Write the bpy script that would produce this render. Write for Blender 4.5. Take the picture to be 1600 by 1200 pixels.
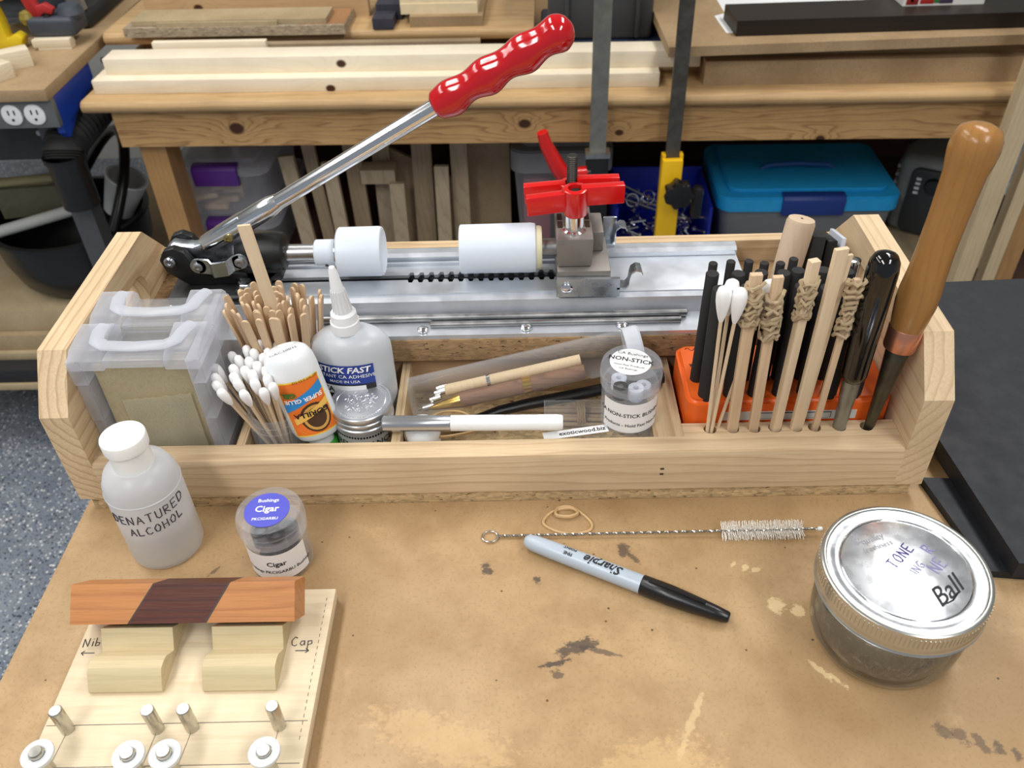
import bpy, bmesh, math, random
from mathutils import Vector, Matrix, Euler
random.seed(7)
PI = math.pi
for o in list(bpy.data.objects): bpy.data.objects.remove(o)
scene = bpy.context.scene
C = scene.collection

# ------------------------------------------------------------------ camera
FPX, PITCH, CAMH, ROLL, YAW = 1354.85, .7023, .4513, .0351, -.0228
cam = bpy.data.objects.new('camera', bpy.data.cameras.new('camera')); C.objects.link(cam)
cam.data.sensor_width = 36; cam.data.lens = 36*FPX/1600; cam.data.clip_start = .01
cp, sp = math.cos(PITCH), math.sin(PITCH)
r0, u0, f0 = Vector((1, 0, 0)), Vector((0, sp, cp)), Vector((0, cp, -sp))
cr, sr = math.cos(ROLL), math.sin(ROLL)
rt, up = cr*r0-sr*u0, sr*r0+cr*u0
RY = Matrix.Rotation(-YAW, 3, 'Z')
rt, up, fw = RY@rt, RY@up, RY@f0
m = Matrix((rt, up, -fw)).transposed().to_4x4(); m.translation = (0, 0, CAMH)
cam.matrix_world = m
cam.data.dof.use_dof = True; cam.data.dof.focus_distance = .60; cam.data.dof.aperture_fstop = 14
scene.camera = cam

# ------------------------------------------------------------------ light
w = bpy.data.worlds.new('world'); scene.world = w; w.use_nodes = True
w.node_tree.nodes['Background'].inputs[0].default_value = (.80, .88, 1, 1)
w.node_tree.nodes['Background'].inputs[1].default_value = .30
def area(name, loc, sx, sy, power, rot=(0, 0, 0)):
    l = bpy.data.lights.new(name, 'AREA'); l.shape = 'RECTANGLE'; l.size = sx; l.size_y = sy; l.energy = power
    l.color = (1, .985, .96)
    o = bpy.data.objects.new(name, l); C.objects.link(o); o.location = loc; o.rotation_euler = rot
area('ceiling_tube_light', (-.75, 1.05, 1.46), .30, 1.2, 14)
area('ceiling_tube_light', (.80, 1.20, 1.46), .30, 1.2, 17)
area('ceiling_tube_light', (-1.65, .75, 1.46), .30, 2.4, 17)
area('ceiling_tube_light', (-.75, -.65, 1.46), .30, 1.2, 20)
area('ceiling_tube_light', (.80, -.65, 1.46), .30, 1.2, 19)
vs = scene.view_settings
vs.view_transform = 'Standard'; vs.look = 'None'; vs.gamma = 1; vs.use_curve_mapping = False; vs.exposure = -0.04

# ------------------------------------------------------------------ helpers
def L(c):
    return tuple(((x/255)/12.92 if x/255 <= .04045 else ((x/255+.055)/1.055)**2.4) for x in c[:3])+(1,)
def DS(c, k=.24, g=1.0):
    m_ = .35*c[0]+.5*c[1]+.15*c[2]; return tuple(min(255, (x+(m_-x)*k)*g) for x in c[:3])
class G:
    def __init__(s, name):
        s.m = bpy.data.materials.new(name); s.m.use_nodes = True; s.t = s.m.node_tree
        s.b = s.t.nodes['Principled BSDF']; s.o = s.t.nodes['Material Output']
    def n(s, typ, ins=None, **pr):
        x = s.t.nodes.new('ShaderNode'+typ)
        for k, v in pr.items(): setattr(x, k, v)
        for k, v in (ins or {}).items(): s.put(x.inputs[k], v)
        return x
    def put(s, sock, v):
        if isinstance(v, bpy.types.NodeSocket): s.t.links.new(v, sock)
        else: sock.default_value = v
    def mth(s, op, a, b=None, c=None):
        x = s.t.nodes.new('ShaderNodeMath'); x.operation = op
        for i, v in enumerate((a, b, c)):
            if v is not None: s.put(x.inputs[i], v)
        return x.outputs[0]
    def mix(s, f, a, b, bt='MIX'):
        x = s.t.nodes.new('ShaderNodeMix'); x.data_type = 'RGBA'; x.blend_type = bt
        s.put(x.inputs[0], f); s.put(x.inputs[6], a); s.put(x.inputs[7], b); return x.outputs[2]
    def ramp(s, f, stops):
        x = s.t.nodes.new('ShaderNodeValToRGB'); e = x.color_ramp.elements
        while len(e) < len(stops): e.new(.5)
        for i, (p, c) in enumerate(stops):
            e[i].position = p; e[i].color = c if len(c) == 4 else (*c, 1)
        s.put(x.inputs[0], f); return x.outputs[0]
    def mr(s, v, a, b, c=0, d=1):
        x = s.t.nodes.new('ShaderNodeMapRange'); x.interpolation_type = 'SMOOTHSTEP'
        for i, q in enumerate((v, a, b, c, d)): s.put(x.inputs[i], q)
        return x.outputs[0]
    def co(s): return s.n('TexCoord').outputs['Object']
    def sc(s, v, k):
        x = s.n('Mapping'); s.put(x.inputs[0], v); x.inputs['Scale'].default_value = k; return x.outputs[0]
    def noise(s, v, k, d=4, r=.6):
        x = s.n('TexNoise', {'Scale': k, 'Detail': d, 'Roughness': r}); s.put(x.inputs['Vector'], v); return x.outputs[0]
    def bump(s, h, st, dist=.001):
        x = s.n('Bump', {'Strength': st, 'Distance': dist}); s.put(x.inputs['Height'], h); s.put(s.b.inputs['Normal'], x.outputs[0])
def plain(name, col, rough=.5, metal=0, spec=.5, var=0, sss=0, coat=0, tr=0):
    g = G(name); b = g.b; c = L(col)
    b.inputs['Base Color'].default_value = c; b.inputs['Roughness'].default_value = rough
    b.inputs['Metallic'].default_value = metal; b.inputs['Specular IOR Level'].default_value = spec
    b.inputs['Coat Weight'].default_value = coat; b.inputs['Transmission Weight'].default_value = tr
    if sss:
        b.inputs['Subsurface Weight'].default_value = sss; b.inputs['Subsurface Radius'].default_value = (1, 1, 1); b.inputs['Subsurface Scale'].default_value = .006
    if var:
        n = g.noise(g.co(), 60, 5)
        g.put(b.inputs['Base Color'], g.mix(g.mr(n, .3, .7), tuple(x*(1-var) for x in c[:3])+(1,), tuple(min(1, x*(1+var)) for x in c[:3])+(1,)))
        g.put(b.inputs['Roughness'], g.mr(n, .3, .7, max(.03, rough-.08), min(1, rough+.08)))
    return g.m
def glass(name, tint=(250, 252, 251), refl=.06, rough=.03):
    g = G(name); t = g.n('BsdfTransparent', {'Color': L(tint)}); gl = g.n('BsdfGlossy', {'Color': (1, 1, 1, 1), 'Roughness': rough})
    fr = g.n('Fresnel', {'IOR': 1.5}); f = g.mth('ADD', refl, g.mth('MULTIPLY', fr.outputs[0], .9))
    x = g.n('MixShader', {0: f, 1: t.outputs[0], 2: gl.outputs[0]}); g.t.links.new(x.outputs[0], g.o.inputs[0]); return g.m
def clear(name, tint=(250, 251, 252), body=.035, rough=.06, white=(240, 242, 246), edge=.30, thru=0):
    g = G(name); surf = g.b.outputs[0]
    if thru:
        tl = g.n('BsdfTranslucent', {'Color': L(white)}); surf = g.n('MixShader', {0: thru, 1: g.b.outputs[0], 2: tl.outputs[0]}).outputs[0]
    t = g.n('BsdfTransparent', {'Color': L(tint)})
    g.b.inputs['Base Color'].default_value = L(white); g.b.inputs['Roughness'].default_value = rough
    lw = g.n('LayerWeight', {'Blend': .35})
    f = g.mth('ADD', body, g.mth('MULTIPLY', lw.outputs['Facing'], edge))
    x = g.n('MixShader', {0: f, 1: t.outputs[0], 2: surf})
    g.t.links.new(x.outputs[0], g.o.inputs[0]); return g.m
def wood(name, c1, c2, axis='x', cen=(0, 0), sp=.004, wob=.25, rough=.6, line=.55, knots=(), fib=1.0, blotch=.12):
    """solid wood: growth rings about a line along 'axis'; knots = (along, across, radius) on the plank's face"""
    c1, c2 = DS(c1), DS(c2)
    g = G(name); co = g.co(); s = g.n('SeparateXYZ', {0: co}).outputs
    A = {'x': 0, 'y': 1, 'z': 2}[axis]; a, b = [i for i in range(3) if i != A]
    k = [1, 1, 1]; k[A] = .10
    wv = g.noise(g.sc(co, k), 22, 3)
    da, db = g.mth('SUBTRACT', s[a], cen[0]), g.mth('SUBTRACT', s[b], cen[1])
    r = g.mth('SQRT', g.mth('ADD', g.mth('MULTIPLY', da, da), g.mth('MULTIPLY', db, db)))
    ph = g.mth('ADD', g.mth('DIVIDE', r, sp), g.mth('MULTIPLY', wv, wob*20))
    dark = None
    for (ka, kb, kr) in knots:
        ea = g.mth('MULTIPLY', g.mth('SUBTRACT', s[A], ka), .75); eb = g.mth('SUBTRACT', s[2 if A != 2 else 0], kb)
        d = g.mth('ADD', g.mth('SQRT', g.mth('ADD', g.mth('MULTIPLY', ea, ea), g.mth('MULTIPLY', eb, eb))), g.mth('MULTIPLY', g.mth('SUBTRACT', wv, .5), kr*1.2))
        ph = g.mth('ADD', ph, g.mth('MULTIPLY', g.mth('EXPONENT', g.mth('MULTIPLY', d, -.5/kr)), 5.5))
        q = g.mr(d, kr*.8, kr*1.35, 1, 0)
        dark = q if dark is None else g.mth('MAXIMUM', dark, q)
    wave = g.mth('FRACT', ph)
    ring = g.ramp(wave, [(0, (0, 0, 0)), (.62, (.20,)*3), (.88, (1, 1, 1)), (1, (0, 0, 0))])
    k2 = [40, 40, 40]; k2[A] = 2
    fb = g.noise(g.sc(co, k2), 18, 3)
    col = g.mix(g.mth('MULTIPLY', ring, line), L(c1), L(c2))
    col = g.mix(g.mth('MULTIPLY', g.mr(fb, .35, .75), .28*fib), col, L(c2))
    bl = g.noise(co, 9, 3)
    col = g.mix(g.mr(bl, .3, .75, 0, blotch*2), col, L(tuple(x*.86 for x in c2)))
    if dark is not None: col = g.mix(dark, col, L((70, 42, 26)))
    g.put(g.b.inputs['Base Color'], col); g.b.inputs['Roughness'].default_value = rough
    g.b.inputs['Specular IOR Level'].default_value = .3
    g.bump(fb, .25, .0004); return g.m
def mdf(name, c, c2, rough=.65, k=1.0):
    c, c2 = DS(c, .12), DS(c2, .12)
    g = G(name); co = g.co()
    n1 = g.noise(co, 7*k, 4); n2 = g.noise(co, 350*k, 2)
    col = g.mix(g.mr(n1, .3, .7), L(c), L(c2)); col = g.mix(g.mth('MULTIPLY', g.mr(n2, .45, .75), .35), col, L(tuple(x*.75 for x in c2)))
    g.put(g.b.inputs['Base Color'], col); g.b.inputs['Roughness'].default_value = rough; g.b.inputs['Specular IOR Level'].default_value = .3
    return g.m
def chip(name, c=(176, 150, 112), d=(92, 70, 48), k=1.0):
    g = G(name); co = g.sc(g.co(), (.6, 1, 1.6))
    v = g.n('TexVoronoi', {'Scale': 420*k}); g.put(v.inputs['Vector'], co)
    sp = g.n('SeparateColor', {0: v.outputs['Color']}).outputs[0]
    col = g.mix(sp, L(tuple(x*.88 for x in c)), L(tuple(min(255, x*1.10) for x in c)))
    n = g.noise(co, 260*k, 3)
    col = g.mix(g.mr(n, .60, .68), col, L(d))
    g.put(g.b.inputs['Base Color'], col); g.b.inputs['Roughness'].default_value = .85
    g.bump(n, .5, .001); return g.m
WORLD = {}
def wm(o): return WORLD.get(o.name, Matrix.Identity(4)) if o else Matrix.Identity(4)
def bm_new(): return bmesh.new()
def obj(name, bm, mat, parent=None, smooth=40, pre=None, kind=None, label=None, local=False):
    if pre is not None: bm.transform(pre)
    if parent is not None and not local: bm.transform(wm(parent).inverted())
    off = Vector((0, 0, 0))
    if parent is None and not local:
        xs = [v.co for v in bm.verts]
        off = Vector(((min(v.x for v in xs)+max(v.x for v in xs))/2, (min(v.y for v in xs)+max(v.y for v in xs))/2, min(v.z for v in xs)))
        bmesh.ops.translate(bm, verts=bm.verts, vec=-off)
    bmesh.ops.recalc_face_normals(bm, faces=bm.faces)
    me = bpy.data.meshes.new(name); bm.to_mesh(me); bm.free()
    if smooth:
        me.polygons.foreach_set('use_smooth', [True]*len(me.polygons)); me.set_sharp_from_angle(angle=math.radians(smooth))
    me.materials.append(mat)
    o = bpy.data.objects.new(name, me); C.objects.link(o)
    o.location = off
    if parent is not None: o.parent = parent; WORLD[o.name] = wm(parent)
    else: WORLD[o.name] = Matrix.Translation(off)
    if kind: o['kind'] = kind
    if label: o['label'] = label
    return o
def tag(o, label, cat, group=None):
    o['label'] = label; o['category'] = cat
    if group: o['group'] = group
    return o
def thing(name, label, cat, loc, rz=0, group=None, rot=None):
    o = bpy.data.objects.new(name, None); C.objects.link(o); o.empty_display_size = .02
    e = Euler(rot or (0, 0, rz)); o.location = loc; o.rotation_euler = e
    WORLD[o.name] = Matrix.Translation(loc)@e.to_matrix().to_4x4()
    return tag(o, label, cat, group)
def dup(root, loc, rot, label=None, group=None):
    r = root.copy(); C.objects.link(r); r.location = loc; r.rotation_euler = rot
    if label: r['label'] = label
    if group: r['group'] = group
    for ch in root.children:
        c = ch.copy(); C.objects.link(c); c.parent = r
        for q in ch.children:
            d = q.copy(); C.objects.link(d); d.parent = c
    return r
def box(bm, x0, x1, y0, y1, z0, z1, bev=0, seg=2):
    b2 = bmesh.new()
    bmesh.ops.create_cube(b2, size=1)
    for v in b2.verts: v.co = ((x0+x1)/2+v.co.x*(x1-x0), (y0+y1)/2+v.co.y*(y1-y0), (z0+z1)/2+v.co.z*(z1-z0))
    if bev: bmesh.ops.bevel(b2, geom=b2.edges[:], offset=bev, segments=seg, affect='EDGES', profile=.5)
    join(bm, b2); return bm
def join(bm, b2, M=None):
    if M is not None: b2.transform(M)
    me = bpy.data.meshes.new('t'); b2.to_mesh(me); b2.free(); bm.from_mesh(me); bpy.data.meshes.remove(me)
def B(*a, **k): return box(bmesh.new(), *a, **k)
def prism(bm, poly, axis, a0, a1, bev=0, seg=2):
    b2 = bmesh.new()
    def P(p, a): return {'x': (a, p[0], p[1]), 'y': (p[0], a, p[1]), 'z': (p[0], p[1], a)}[axis]
    A = [b2.verts.new(P(p, a0)) for p in poly]; Z = [b2.verts.new(P(p, a1)) for p in poly]; n = len(poly)
    b2.faces.new(A); b2.faces.new(Z[::-1])
    for i in range(n): b2.faces.new((A[i], Z[i], Z[(i+1) % n], A[(i+1) % n]))
    if bev:
        bmesh.ops.recalc_face_normals(b2, faces=b2.faces)
        bmesh.ops.bevel(b2, geom=b2.edges[:], offset=bev, segments=seg, affect='EDGES', profile=.5)
    join(bm, b2); return bm
def Pm(*a, **k): return prism(bmesh.new(), *a, **k)
def lathe(bm, prof, segs=32, c=(0, 0, 0), M=None, sx=1, sy=1, closed=False):
    b2 = bmesh.new(); rings = []
    for (r, z) in prof:
        if r < 1e-6: rings.append([b2.verts.new((0, 0, z))])
        else: rings.append([b2.verts.new((r*sx*math.cos(2*PI*i/segs), r*sy*math.sin(2*PI*i/segs), z)) for i in range(segs)])
    prs = list(zip(rings, rings[1:]))
    if closed: prs.append((rings[-1], rings[0]))
    for a, b in prs:
        for i in range(segs):
            j = (i+1) % segs
            if len(a) == 1 and len(b) == 1: continue
            if len(a) == 1: b2.faces.new((a[0], b[i], b[j]))
            elif len(b) == 1: b2.faces.new((a[i], b[0], a[j]))
            else: b2.faces.new((a[i], b[i], b[j], a[j]))
    if not closed:
        for rg in (rings[0], rings[-1]):
            if len(rg) > 1: b2.faces.new(rg)
    join(bm, b2, Matrix.Translation(c)@(M or Matrix.Identity(4))); return bm
def Lt(*a, **k): return lathe(bmesh.new(), *a, **k)
def AX(d):  # rotation taking +Z to direction d
    return Vector((0, 0, 1)).rotation_difference(Vector(d).normalized()).to_matrix().to_4x4()
def cyl(bm, p, q, r, segs=16, r2=None, ch=0):
    p, q = Vector(p), Vector(q); h = (q-p).length; r2 = r if r2 is None else r2
    pf = [(r, 0), (r2, h)] if not ch else [(r-ch, 0), (r, ch), (r2, h-ch), (r2-ch, h)]
    return lathe(bm, pf, segs, p, AX(q-p))
def Cy(*a, **k): return cyl(bmesh.new(), *a, **k)
def tube(bm, pts, r, segs=8, closed=False, flat=1.0):
    pts = [Vector(p) for p in pts]; n = len(pts); b2 = bmesh.new(); rings = []
    rs = r if isinstance(r, (list, tuple)) else [r]*n
    nrm = None
    for i in range(n):
        if closed: t = pts[(i+1) % n]-pts[i-1]
        else: t = pts[min(i+1, n-1)]-pts[max(i-1, 0)]
        t = t.normalized() if t.length > 1e-9 else Vector((0, 0, 1))
        if nrm is None: nrm = t.orthogonal().normalized() if abs(t.z) > .9 else Vector((0, 0, 1))
        nrm = (nrm-t*nrm.dot(t)).normalized(); bi = t.cross(nrm)
        rings.append([b2.verts.new(pts[i]+(nrm*math.cos(2*PI*k/segs)*flat+bi*math.sin(2*PI*k/segs))*rs[i]) for k in range(segs)])
    prs = list(zip(rings, rings[1:]))+([(rings[-1], rings[0])] if closed else [])
    for a, b in prs:
        for k in range(segs): b2.faces.new((a[k], b[k], b[(k+1) % segs], a[(k+1) % segs]))
    if not closed: b2.faces.new(rings[0]); b2.faces.new(rings[-1])
    join(bm, b2); return bm
def Tb(*a, **k): return tube(bmesh.new(), *a, **k)
def rrect(x0, x1, y0, y1, r, n=5):
    o = []
    for cx, cy, a in ((x1-r, y0+r, -90), (x1-r, y1-r, 0), (x0+r, y1-r, 90), (x0+r, y0+r, 180)):
        for i in range(n+1):
            t = math.radians(a+90*i/n); o.append((cx+r*math.cos(t), cy+r*math.sin(t)))
    return o
def txt(s, size, mat, parent, M, bold=0, shear=0, R=None, name='lettering', ext=.00008, sub=True):
    cu = bpy.data.curves.new('t', 'FONT'); cu.body = s; cu.size = size; cu.align_x = 'CENTER'; cu.align_y = 'CENTER'
    cu.offset = bold*size; cu.shear = shear; cu.resolution_u = 2; cu.fill_mode = 'FRONT'
    ob = bpy.data.objects.new('t', cu); C.objects.link(ob)
    me = bpy.data.meshes.new_from_object(ob); bpy.data.objects.remove(ob)
    bm = bmesh.new(); bm.from_mesh(me); bpy.data.meshes.remove(me)
    if R:
        if sub: bmesh.ops.subdivide_edges(bm, edges=[e for e in bm.edges if e.calc_length() > size*.5], cuts=1)
        for v in bm.verts:
            t = v.co.x/R; v.co = Vector((R*math.sin(t), -R*math.cos(t), v.co.y))
    bm.transform(M)
    if parent is not None: bm.transform(wm(parent).inverted())
    me = bpy.data.meshes.new(name); bm.to_mesh(me); bm.free(); me.materials.append(mat)
    o = bpy.data.objects.new(name, me); C.objects.link(o); o.parent = parent; WORLD[o.name] = wm(parent)
    return o
def patch(R, a0, a1, z0, z1, n=16):  # strip of cylinder wall, facing -y at angle 0
    bm = bmesh.new(); A = []
    for i in range(n+1):
        t = a0+(a1-a0)*i/n
        A.append((bm.verts.new((R*math.sin(t), -R*math.cos(t), z0)), bm.verts.new((R*math.sin(t), -R*math.cos(t), z1))))
    for a, b in zip(A, A[1:]): bm.faces.new((a[0], b[0], b[1], a[1]))
    return bm
GL = {'D': [[(0, 0), (0, 1), (.45, .9), (.6, .5), (.4, .1), (0, 0)]], 'E': [[(.5, 1), (0, 1), (0, 0), (.5, 0)], [(0, .5), (.4, .52)]],
      'N': [[(0, 0), (0, 1), (.5, 0), (.55, 1)]], 'A': [[(0, 0), (.3, 1), (.6, 0)], [(.12, .38), (.5, .4)]], 'T': [[(0, 1), (.6, 1)], [(.3, 1), (.28, 0)]],
      'U': [[(0, 1), (0, .2), (.2, 0), (.45, .1), (.5, 1)]], 'R': [[(0, 0), (0, 1), (.45, .9), (.4, .55), (0, .5), (.5, 0)]], 'L': [[(0, 1), (0, 0), (.5, .02)]],
      'C': [[(.55, .85), (.3, 1), (0, .6), (.1, .1), (.4, 0), (.55, .15)]], 'O': [[(.3, 1), (.02, .6), (.1, .1), (.4, 0), (.58, .5), (.45, .95), (.3, 1)]],
      'H': [[(0, 0), (0, 1)], [(.5, 0), (.5, 1)], [(0, .5), (.5, .5)]], 'i': [[(.1, .6), (.1, 0)], [(.1, .85), (.12, .9)]], 'b': [[(0, 1), (0, 0), (.35, .05), (.4, .35), (0, .45)]],
      'a': [[(.4, .5), (.1, .5), (0, .2), (.2, 0), (.4, .2), (.42, .5), (.45, 0)]], 'p': [[(0, .5), (0, -.4)], [(0, .45), (.35, .5), (.4, .15), (0, .05)]],
      'G': [[(.55, .85), (.3, 1), (0, .5), (.2, 0), (.55, .1), (.55, .45), (.3, .45)]], 'I': [[(.2, 0), (.2, 1)]], 'M': [[(0, 0), (.1, 1), (.3, .3), (.5, 1), (.6, 0)]], ' ': [],
      '<': [[(1.1, .3), (0, .3)], [(.25, .5), (0, .3), (.25, .1)]], '>': [[(0, .3), (1.1, .3)], [(.85, .5), (1.1, .3), (.85, .1)]]}
def hand(s, size, f, mat, parent, r=.0004, name='handwriting', gap=.3, smooth=1):
    bm = bmesh.new(); x = 0
    tot = sum((max([p[0] for q in GL[c] for p in q] or [.3])+gap) for c in s)-gap
    for c in s:
        for q in GL[c]:
            pts = []
            for (a, b) in zip(q, q[1:]):
                for k in range(3): pts.append((a[0]+(b[0]-a[0])*k/3, a[1]+(b[1]-a[1])*k/3))
            pts.append(q[-1])
            tube(bm, [f((x+p[0]-tot/2)*size, p[1]*size) for p in pts], r, 4)
        x += max([p[0] for q in GL[c] for p in q] or [.3])+gap
    return obj(name, bm, mat, parent, smooth=0)
def coil(p, axis, R, turns, pitch, n=14, jit=.12, ph=0):
    M = AX(axis); pts = []
    for i in range(int(turns*n)+1):
        t = 2*PI*i/n+ph; rr = R*(1+random.uniform(-jit, jit))
        pts.append(Vector(p)+M@Vector((rr*math.cos(t), rr*math.sin(t), pitch*i/n+random.uniform(-1, 1)*pitch*.3)))
    return pts

# ------------------------------------------------------------------ materials
def table_mat():
    g = G('bench_mdf'); co = g.co(); s = g.n('SeparateXYZ', {0: co}).outputs
    n1 = g.noise(co, 7, 5, .65); n2 = g.noise(co, 28, 4, .7); n3 = g.noise(co, 500, 2)
    col = g.mix(g.mr(n1, .32, .68), L((188, 157, 116)), L((165, 135, 96)))
    col = g.mix(g.mr(n2, .45, .75, 0, .45), col, L((156, 122, 82)))
    col = g.mix(g.mr(n2, .2, .38, .5, 0), col, L((204, 174, 128)))
    col = g.mix(g.mth('MULTIPLY', g.mr(n3, .5, .72), .30), col, L((132, 100, 64)))
    # spill marks, pencil and glue blotches with shapes of their own
    e = g.noise(g.sc(co, (1, 1.4, 1)), 190, 4, .7)
    for (x, y, rx, ry, a, c, k) in TABLE_MARKS:
        ca, sa = math.cos(a), math.sin(a)
        dx, dy = g.mth('SUBTRACT', s[0], x), g.mth('SUBTRACT', s[1], y)
        u = g.mth('DIVIDE', g.mth('ADD', g.mth('MULTIPLY', dx, ca), g.mth('MULTIPLY', dy, sa)), rx)
        v = g.mth('DIVIDE', g.mth('SUBTRACT', g.mth('MULTIPLY', dy, ca), g.mth('MULTIPLY', dx, sa)), ry)
        d = g.mth('SQRT', g.mth('ADD', g.mth('MULTIPLY', u, u), g.mth('MULTIPLY', v, v)))
        d = g.mth('ADD', d, g.mth('MULTIPLY', g.mth('SUBTRACT', e, .5), 2.6))
        col = g.mix(g.mr(d, .55, 1.0, k, 0), col, L(c))
    v = g.n('TexVoronoi', {'Scale': 60}); g.put(v.inputs['Vector'], co)
    col = g.mix(g.mr(v.outputs['Distance'], .035, .06, .8, 0), col, L((60, 38, 26)))
    g.put(g.b.inputs['Base Color'], col)
    g.put(g.b.inputs['Roughness'], g.mr(n1, .3, .7, .38, .55)); g.b.inputs['Specular IOR Level'].default_value = .4
    return g.m
def floor_mat():
    g = G('flake_floor'); co = g.co()
    n = g.noise(co, 12, 4)
    col = g.mix(g.mr(n, .3, .7), L((128, 136, 148)), L((150, 158, 168)))
    for sc, th, c in ((210, .86, (226, 230, 232)), (170, .84, (28, 34, 52)), (260, .85, (60, 84, 132)), (150, .90, (240, 240, 240)), (330, .8, (70, 78, 92))):
        v = g.n('TexVoronoi', {'Scale': sc}); g.put(v.inputs['Vector'], g.n('VectorMath', {0: co, 1: (sc*.13, sc*.37, 0)}).outputs[0])
        r = g.n('SeparateColor', {0: v.outputs['Color']}).outputs[0]
        k = g.mth('MULTIPLY', g.mth('GREATER_THAN', r, th), g.mth('LESS_THAN', v.outputs['Distance'], .42))
        col = g.mix(k, col, L(c))
    g.put(g.b.inputs['Base Color'], col); g.b.inputs['Roughness'].default_value = .35; return g.m
DK, GL2 = (74, 62, 56), (226, 200, 152)
TABLE_MARKS = [(.026, .2905, .016, .005, .35, DK, .85), (.038, .2885, .016, .002, -.25, DK, .7), (.012, .2800, .012, .0022, .25, DK, .9), (.0135, .273, .004, .004, 0, DK, .7),
               (-.028, .3488, .0042, .006, .5, DK, .85), (.0035, .340, .0035, .004, .6, DK, .85), (.061, .362, .005, .006, .2, DK, .8), (.067, .356, .0026, .006, .6, DK, .7),
               (.150, .318, .006, .006, 0, GL2, .85), (.162, .314, .004, .005, 0, GL2, .85), (.137, .347, .0035, .002, .8, GL2, .7), (.143, .345, .004, .002, .4, GL2, .7), (.130, .350, .003, .0015, .8, GL2, .6),
               (.220, .2360, .004, .006, .3, DK, .6), (.229, .2325, .004, .006, .3, DK, .6), (.238, .2290, .0035, .006, .3, DK, .6), (.246, .2255, .0035, .005, .3, DK, .7), (.254, .2225, .003, .004, .3, DK, .7),
               (.165, .2730, .010, .0022, -.9, GL2, .6), (.172, .2680, .008, .002, -.9, GL2, .6), (-.205, .3520, .006, .0015, .9, DK, .6), (.086, .2420, .026, .0025, 1.1, GL2, .4), (.06, .215, .04, .02, .3, (216, 178, 126), .4), (-.05, .235, .05, .016, -.3, (214, 178, 128), .35)]
# ------------------------------------------------------------------ shared materials
PINE1, PINE2 = (226, 192, 142), (178, 132, 84)
m_table = table_mat()
m_white = plain('white_plastic', (238, 240, 240), .35, var=.02)
m_black = plain('black_plastic', (22, 22, 24), .3)
m_blackmatt = plain('black_rubber', (34, 33, 33), .75, var=.15)
m_ink = plain('black_ink', (22, 22, 26), .6)
m_whiteink = plain('white_ink', (246, 246, 246), .6)
m_chrome = plain('chrome', (236, 237, 239), .14, 1)
m_zinc = plain('zinc_plate', (196, 204, 212), .28, 1, var=.08)
m_steel = plain('steel', (172, 172, 172), .36, 1, var=.12)
m_castgrey = plain('cast_grey_metal', (148, 143, 138), .5, .7, var=.08)
m_darksteel = plain('dark_steel', (78, 76, 72), .42, .9, var=.2)
m_red = plain('red_plastic', (216, 26, 26), .22, coat=.3)
m_redgrip = plain('red_vinyl', (192, 14, 24), .12, coat=.6)
m_paper = plain('white_paper', (240, 240, 240), .7)
m_clear = clear('clear_plastic', thru=.3)
m_clear2 = clear('clear_thin_plastic', (250, 250, 249), .02, .06, edge=.18)
m_frost = plain('frosted_plastic', (228, 234, 240), .38, sss=.5)
m_nylon = plain('white_nylon', (226, 234, 246), .35, sss=.4)
m_band = plain('tan_rubber', (206, 172, 124), .6, var=.08)
m_bandg = plain('grey_tan_rubber', (176, 156, 124), .7, var=.12)
m_cotton = plain('cotton', (244, 244, 244), .95, var=.02)
m_stick = wood('birch_stick', (222, 186, 142), (188, 146, 102), 'z', (0, .01), .004, .2, .65, .3)
m_pale = wood('pale_stick', (232, 202, 160), (206, 168, 122), 'z', (0, .01), .004, .2, .65, .25)

# ------------------------------------------------------------------ setting
def struct(name, bm, m, parent=None, pre=None):
    return obj(name, bm, m, parent, kind=None if parent else 'structure', pre=pre)
FZ = -.95
m_wallp = plain('painted_wall', (206, 204, 198), .8, var=.03)
struct('floor', B(-3, 3, -1.4, 3, FZ-.05, FZ), floor_mat())
struct('wall_back', B(-3, 3, 3, 3.08, FZ-.05, 1.5), m_wallp)
struct('wall_left', B(-3.08, -3, -1.4, 3.08, FZ-.05, 1.5), m_wallp)
struct('wall_right', B(3, 3.08, -1.4, 3.08, FZ-.05, 1.5), m_wallp)
struct('ceiling', B(-3.08, 3.08, -1.4, 3.08, 1.5, 1.56), plain('ceiling_paint', (226, 226, 222), .9))

# ------------------------------------------------------------------ front work table
t = thing('work_table', 'brown fibreboard work table with stains, carrying the long wooden tool tray', 'table', (0, 0, FZ))
obj('table_top', B(-.3115, .80, .02, .66, -.022, 0, bev=.0012), m_table, t)
m_frame = wood('table_pine', PINE1, PINE2, 'x', (0, .3), .006)
for x0, x1, y0, y1 in ((-.28, .77, .05, .09), (-.28, .77, .59, .63)): obj('apron', B(x0, x1, y0, y1, -.11, -.022), m_frame, t)
for x in (-.28, .72):
    for y in (.09, .55): obj('leg', B(x, x+.05, y, y+.04, FZ, -.022), m_frame, t)

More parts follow.
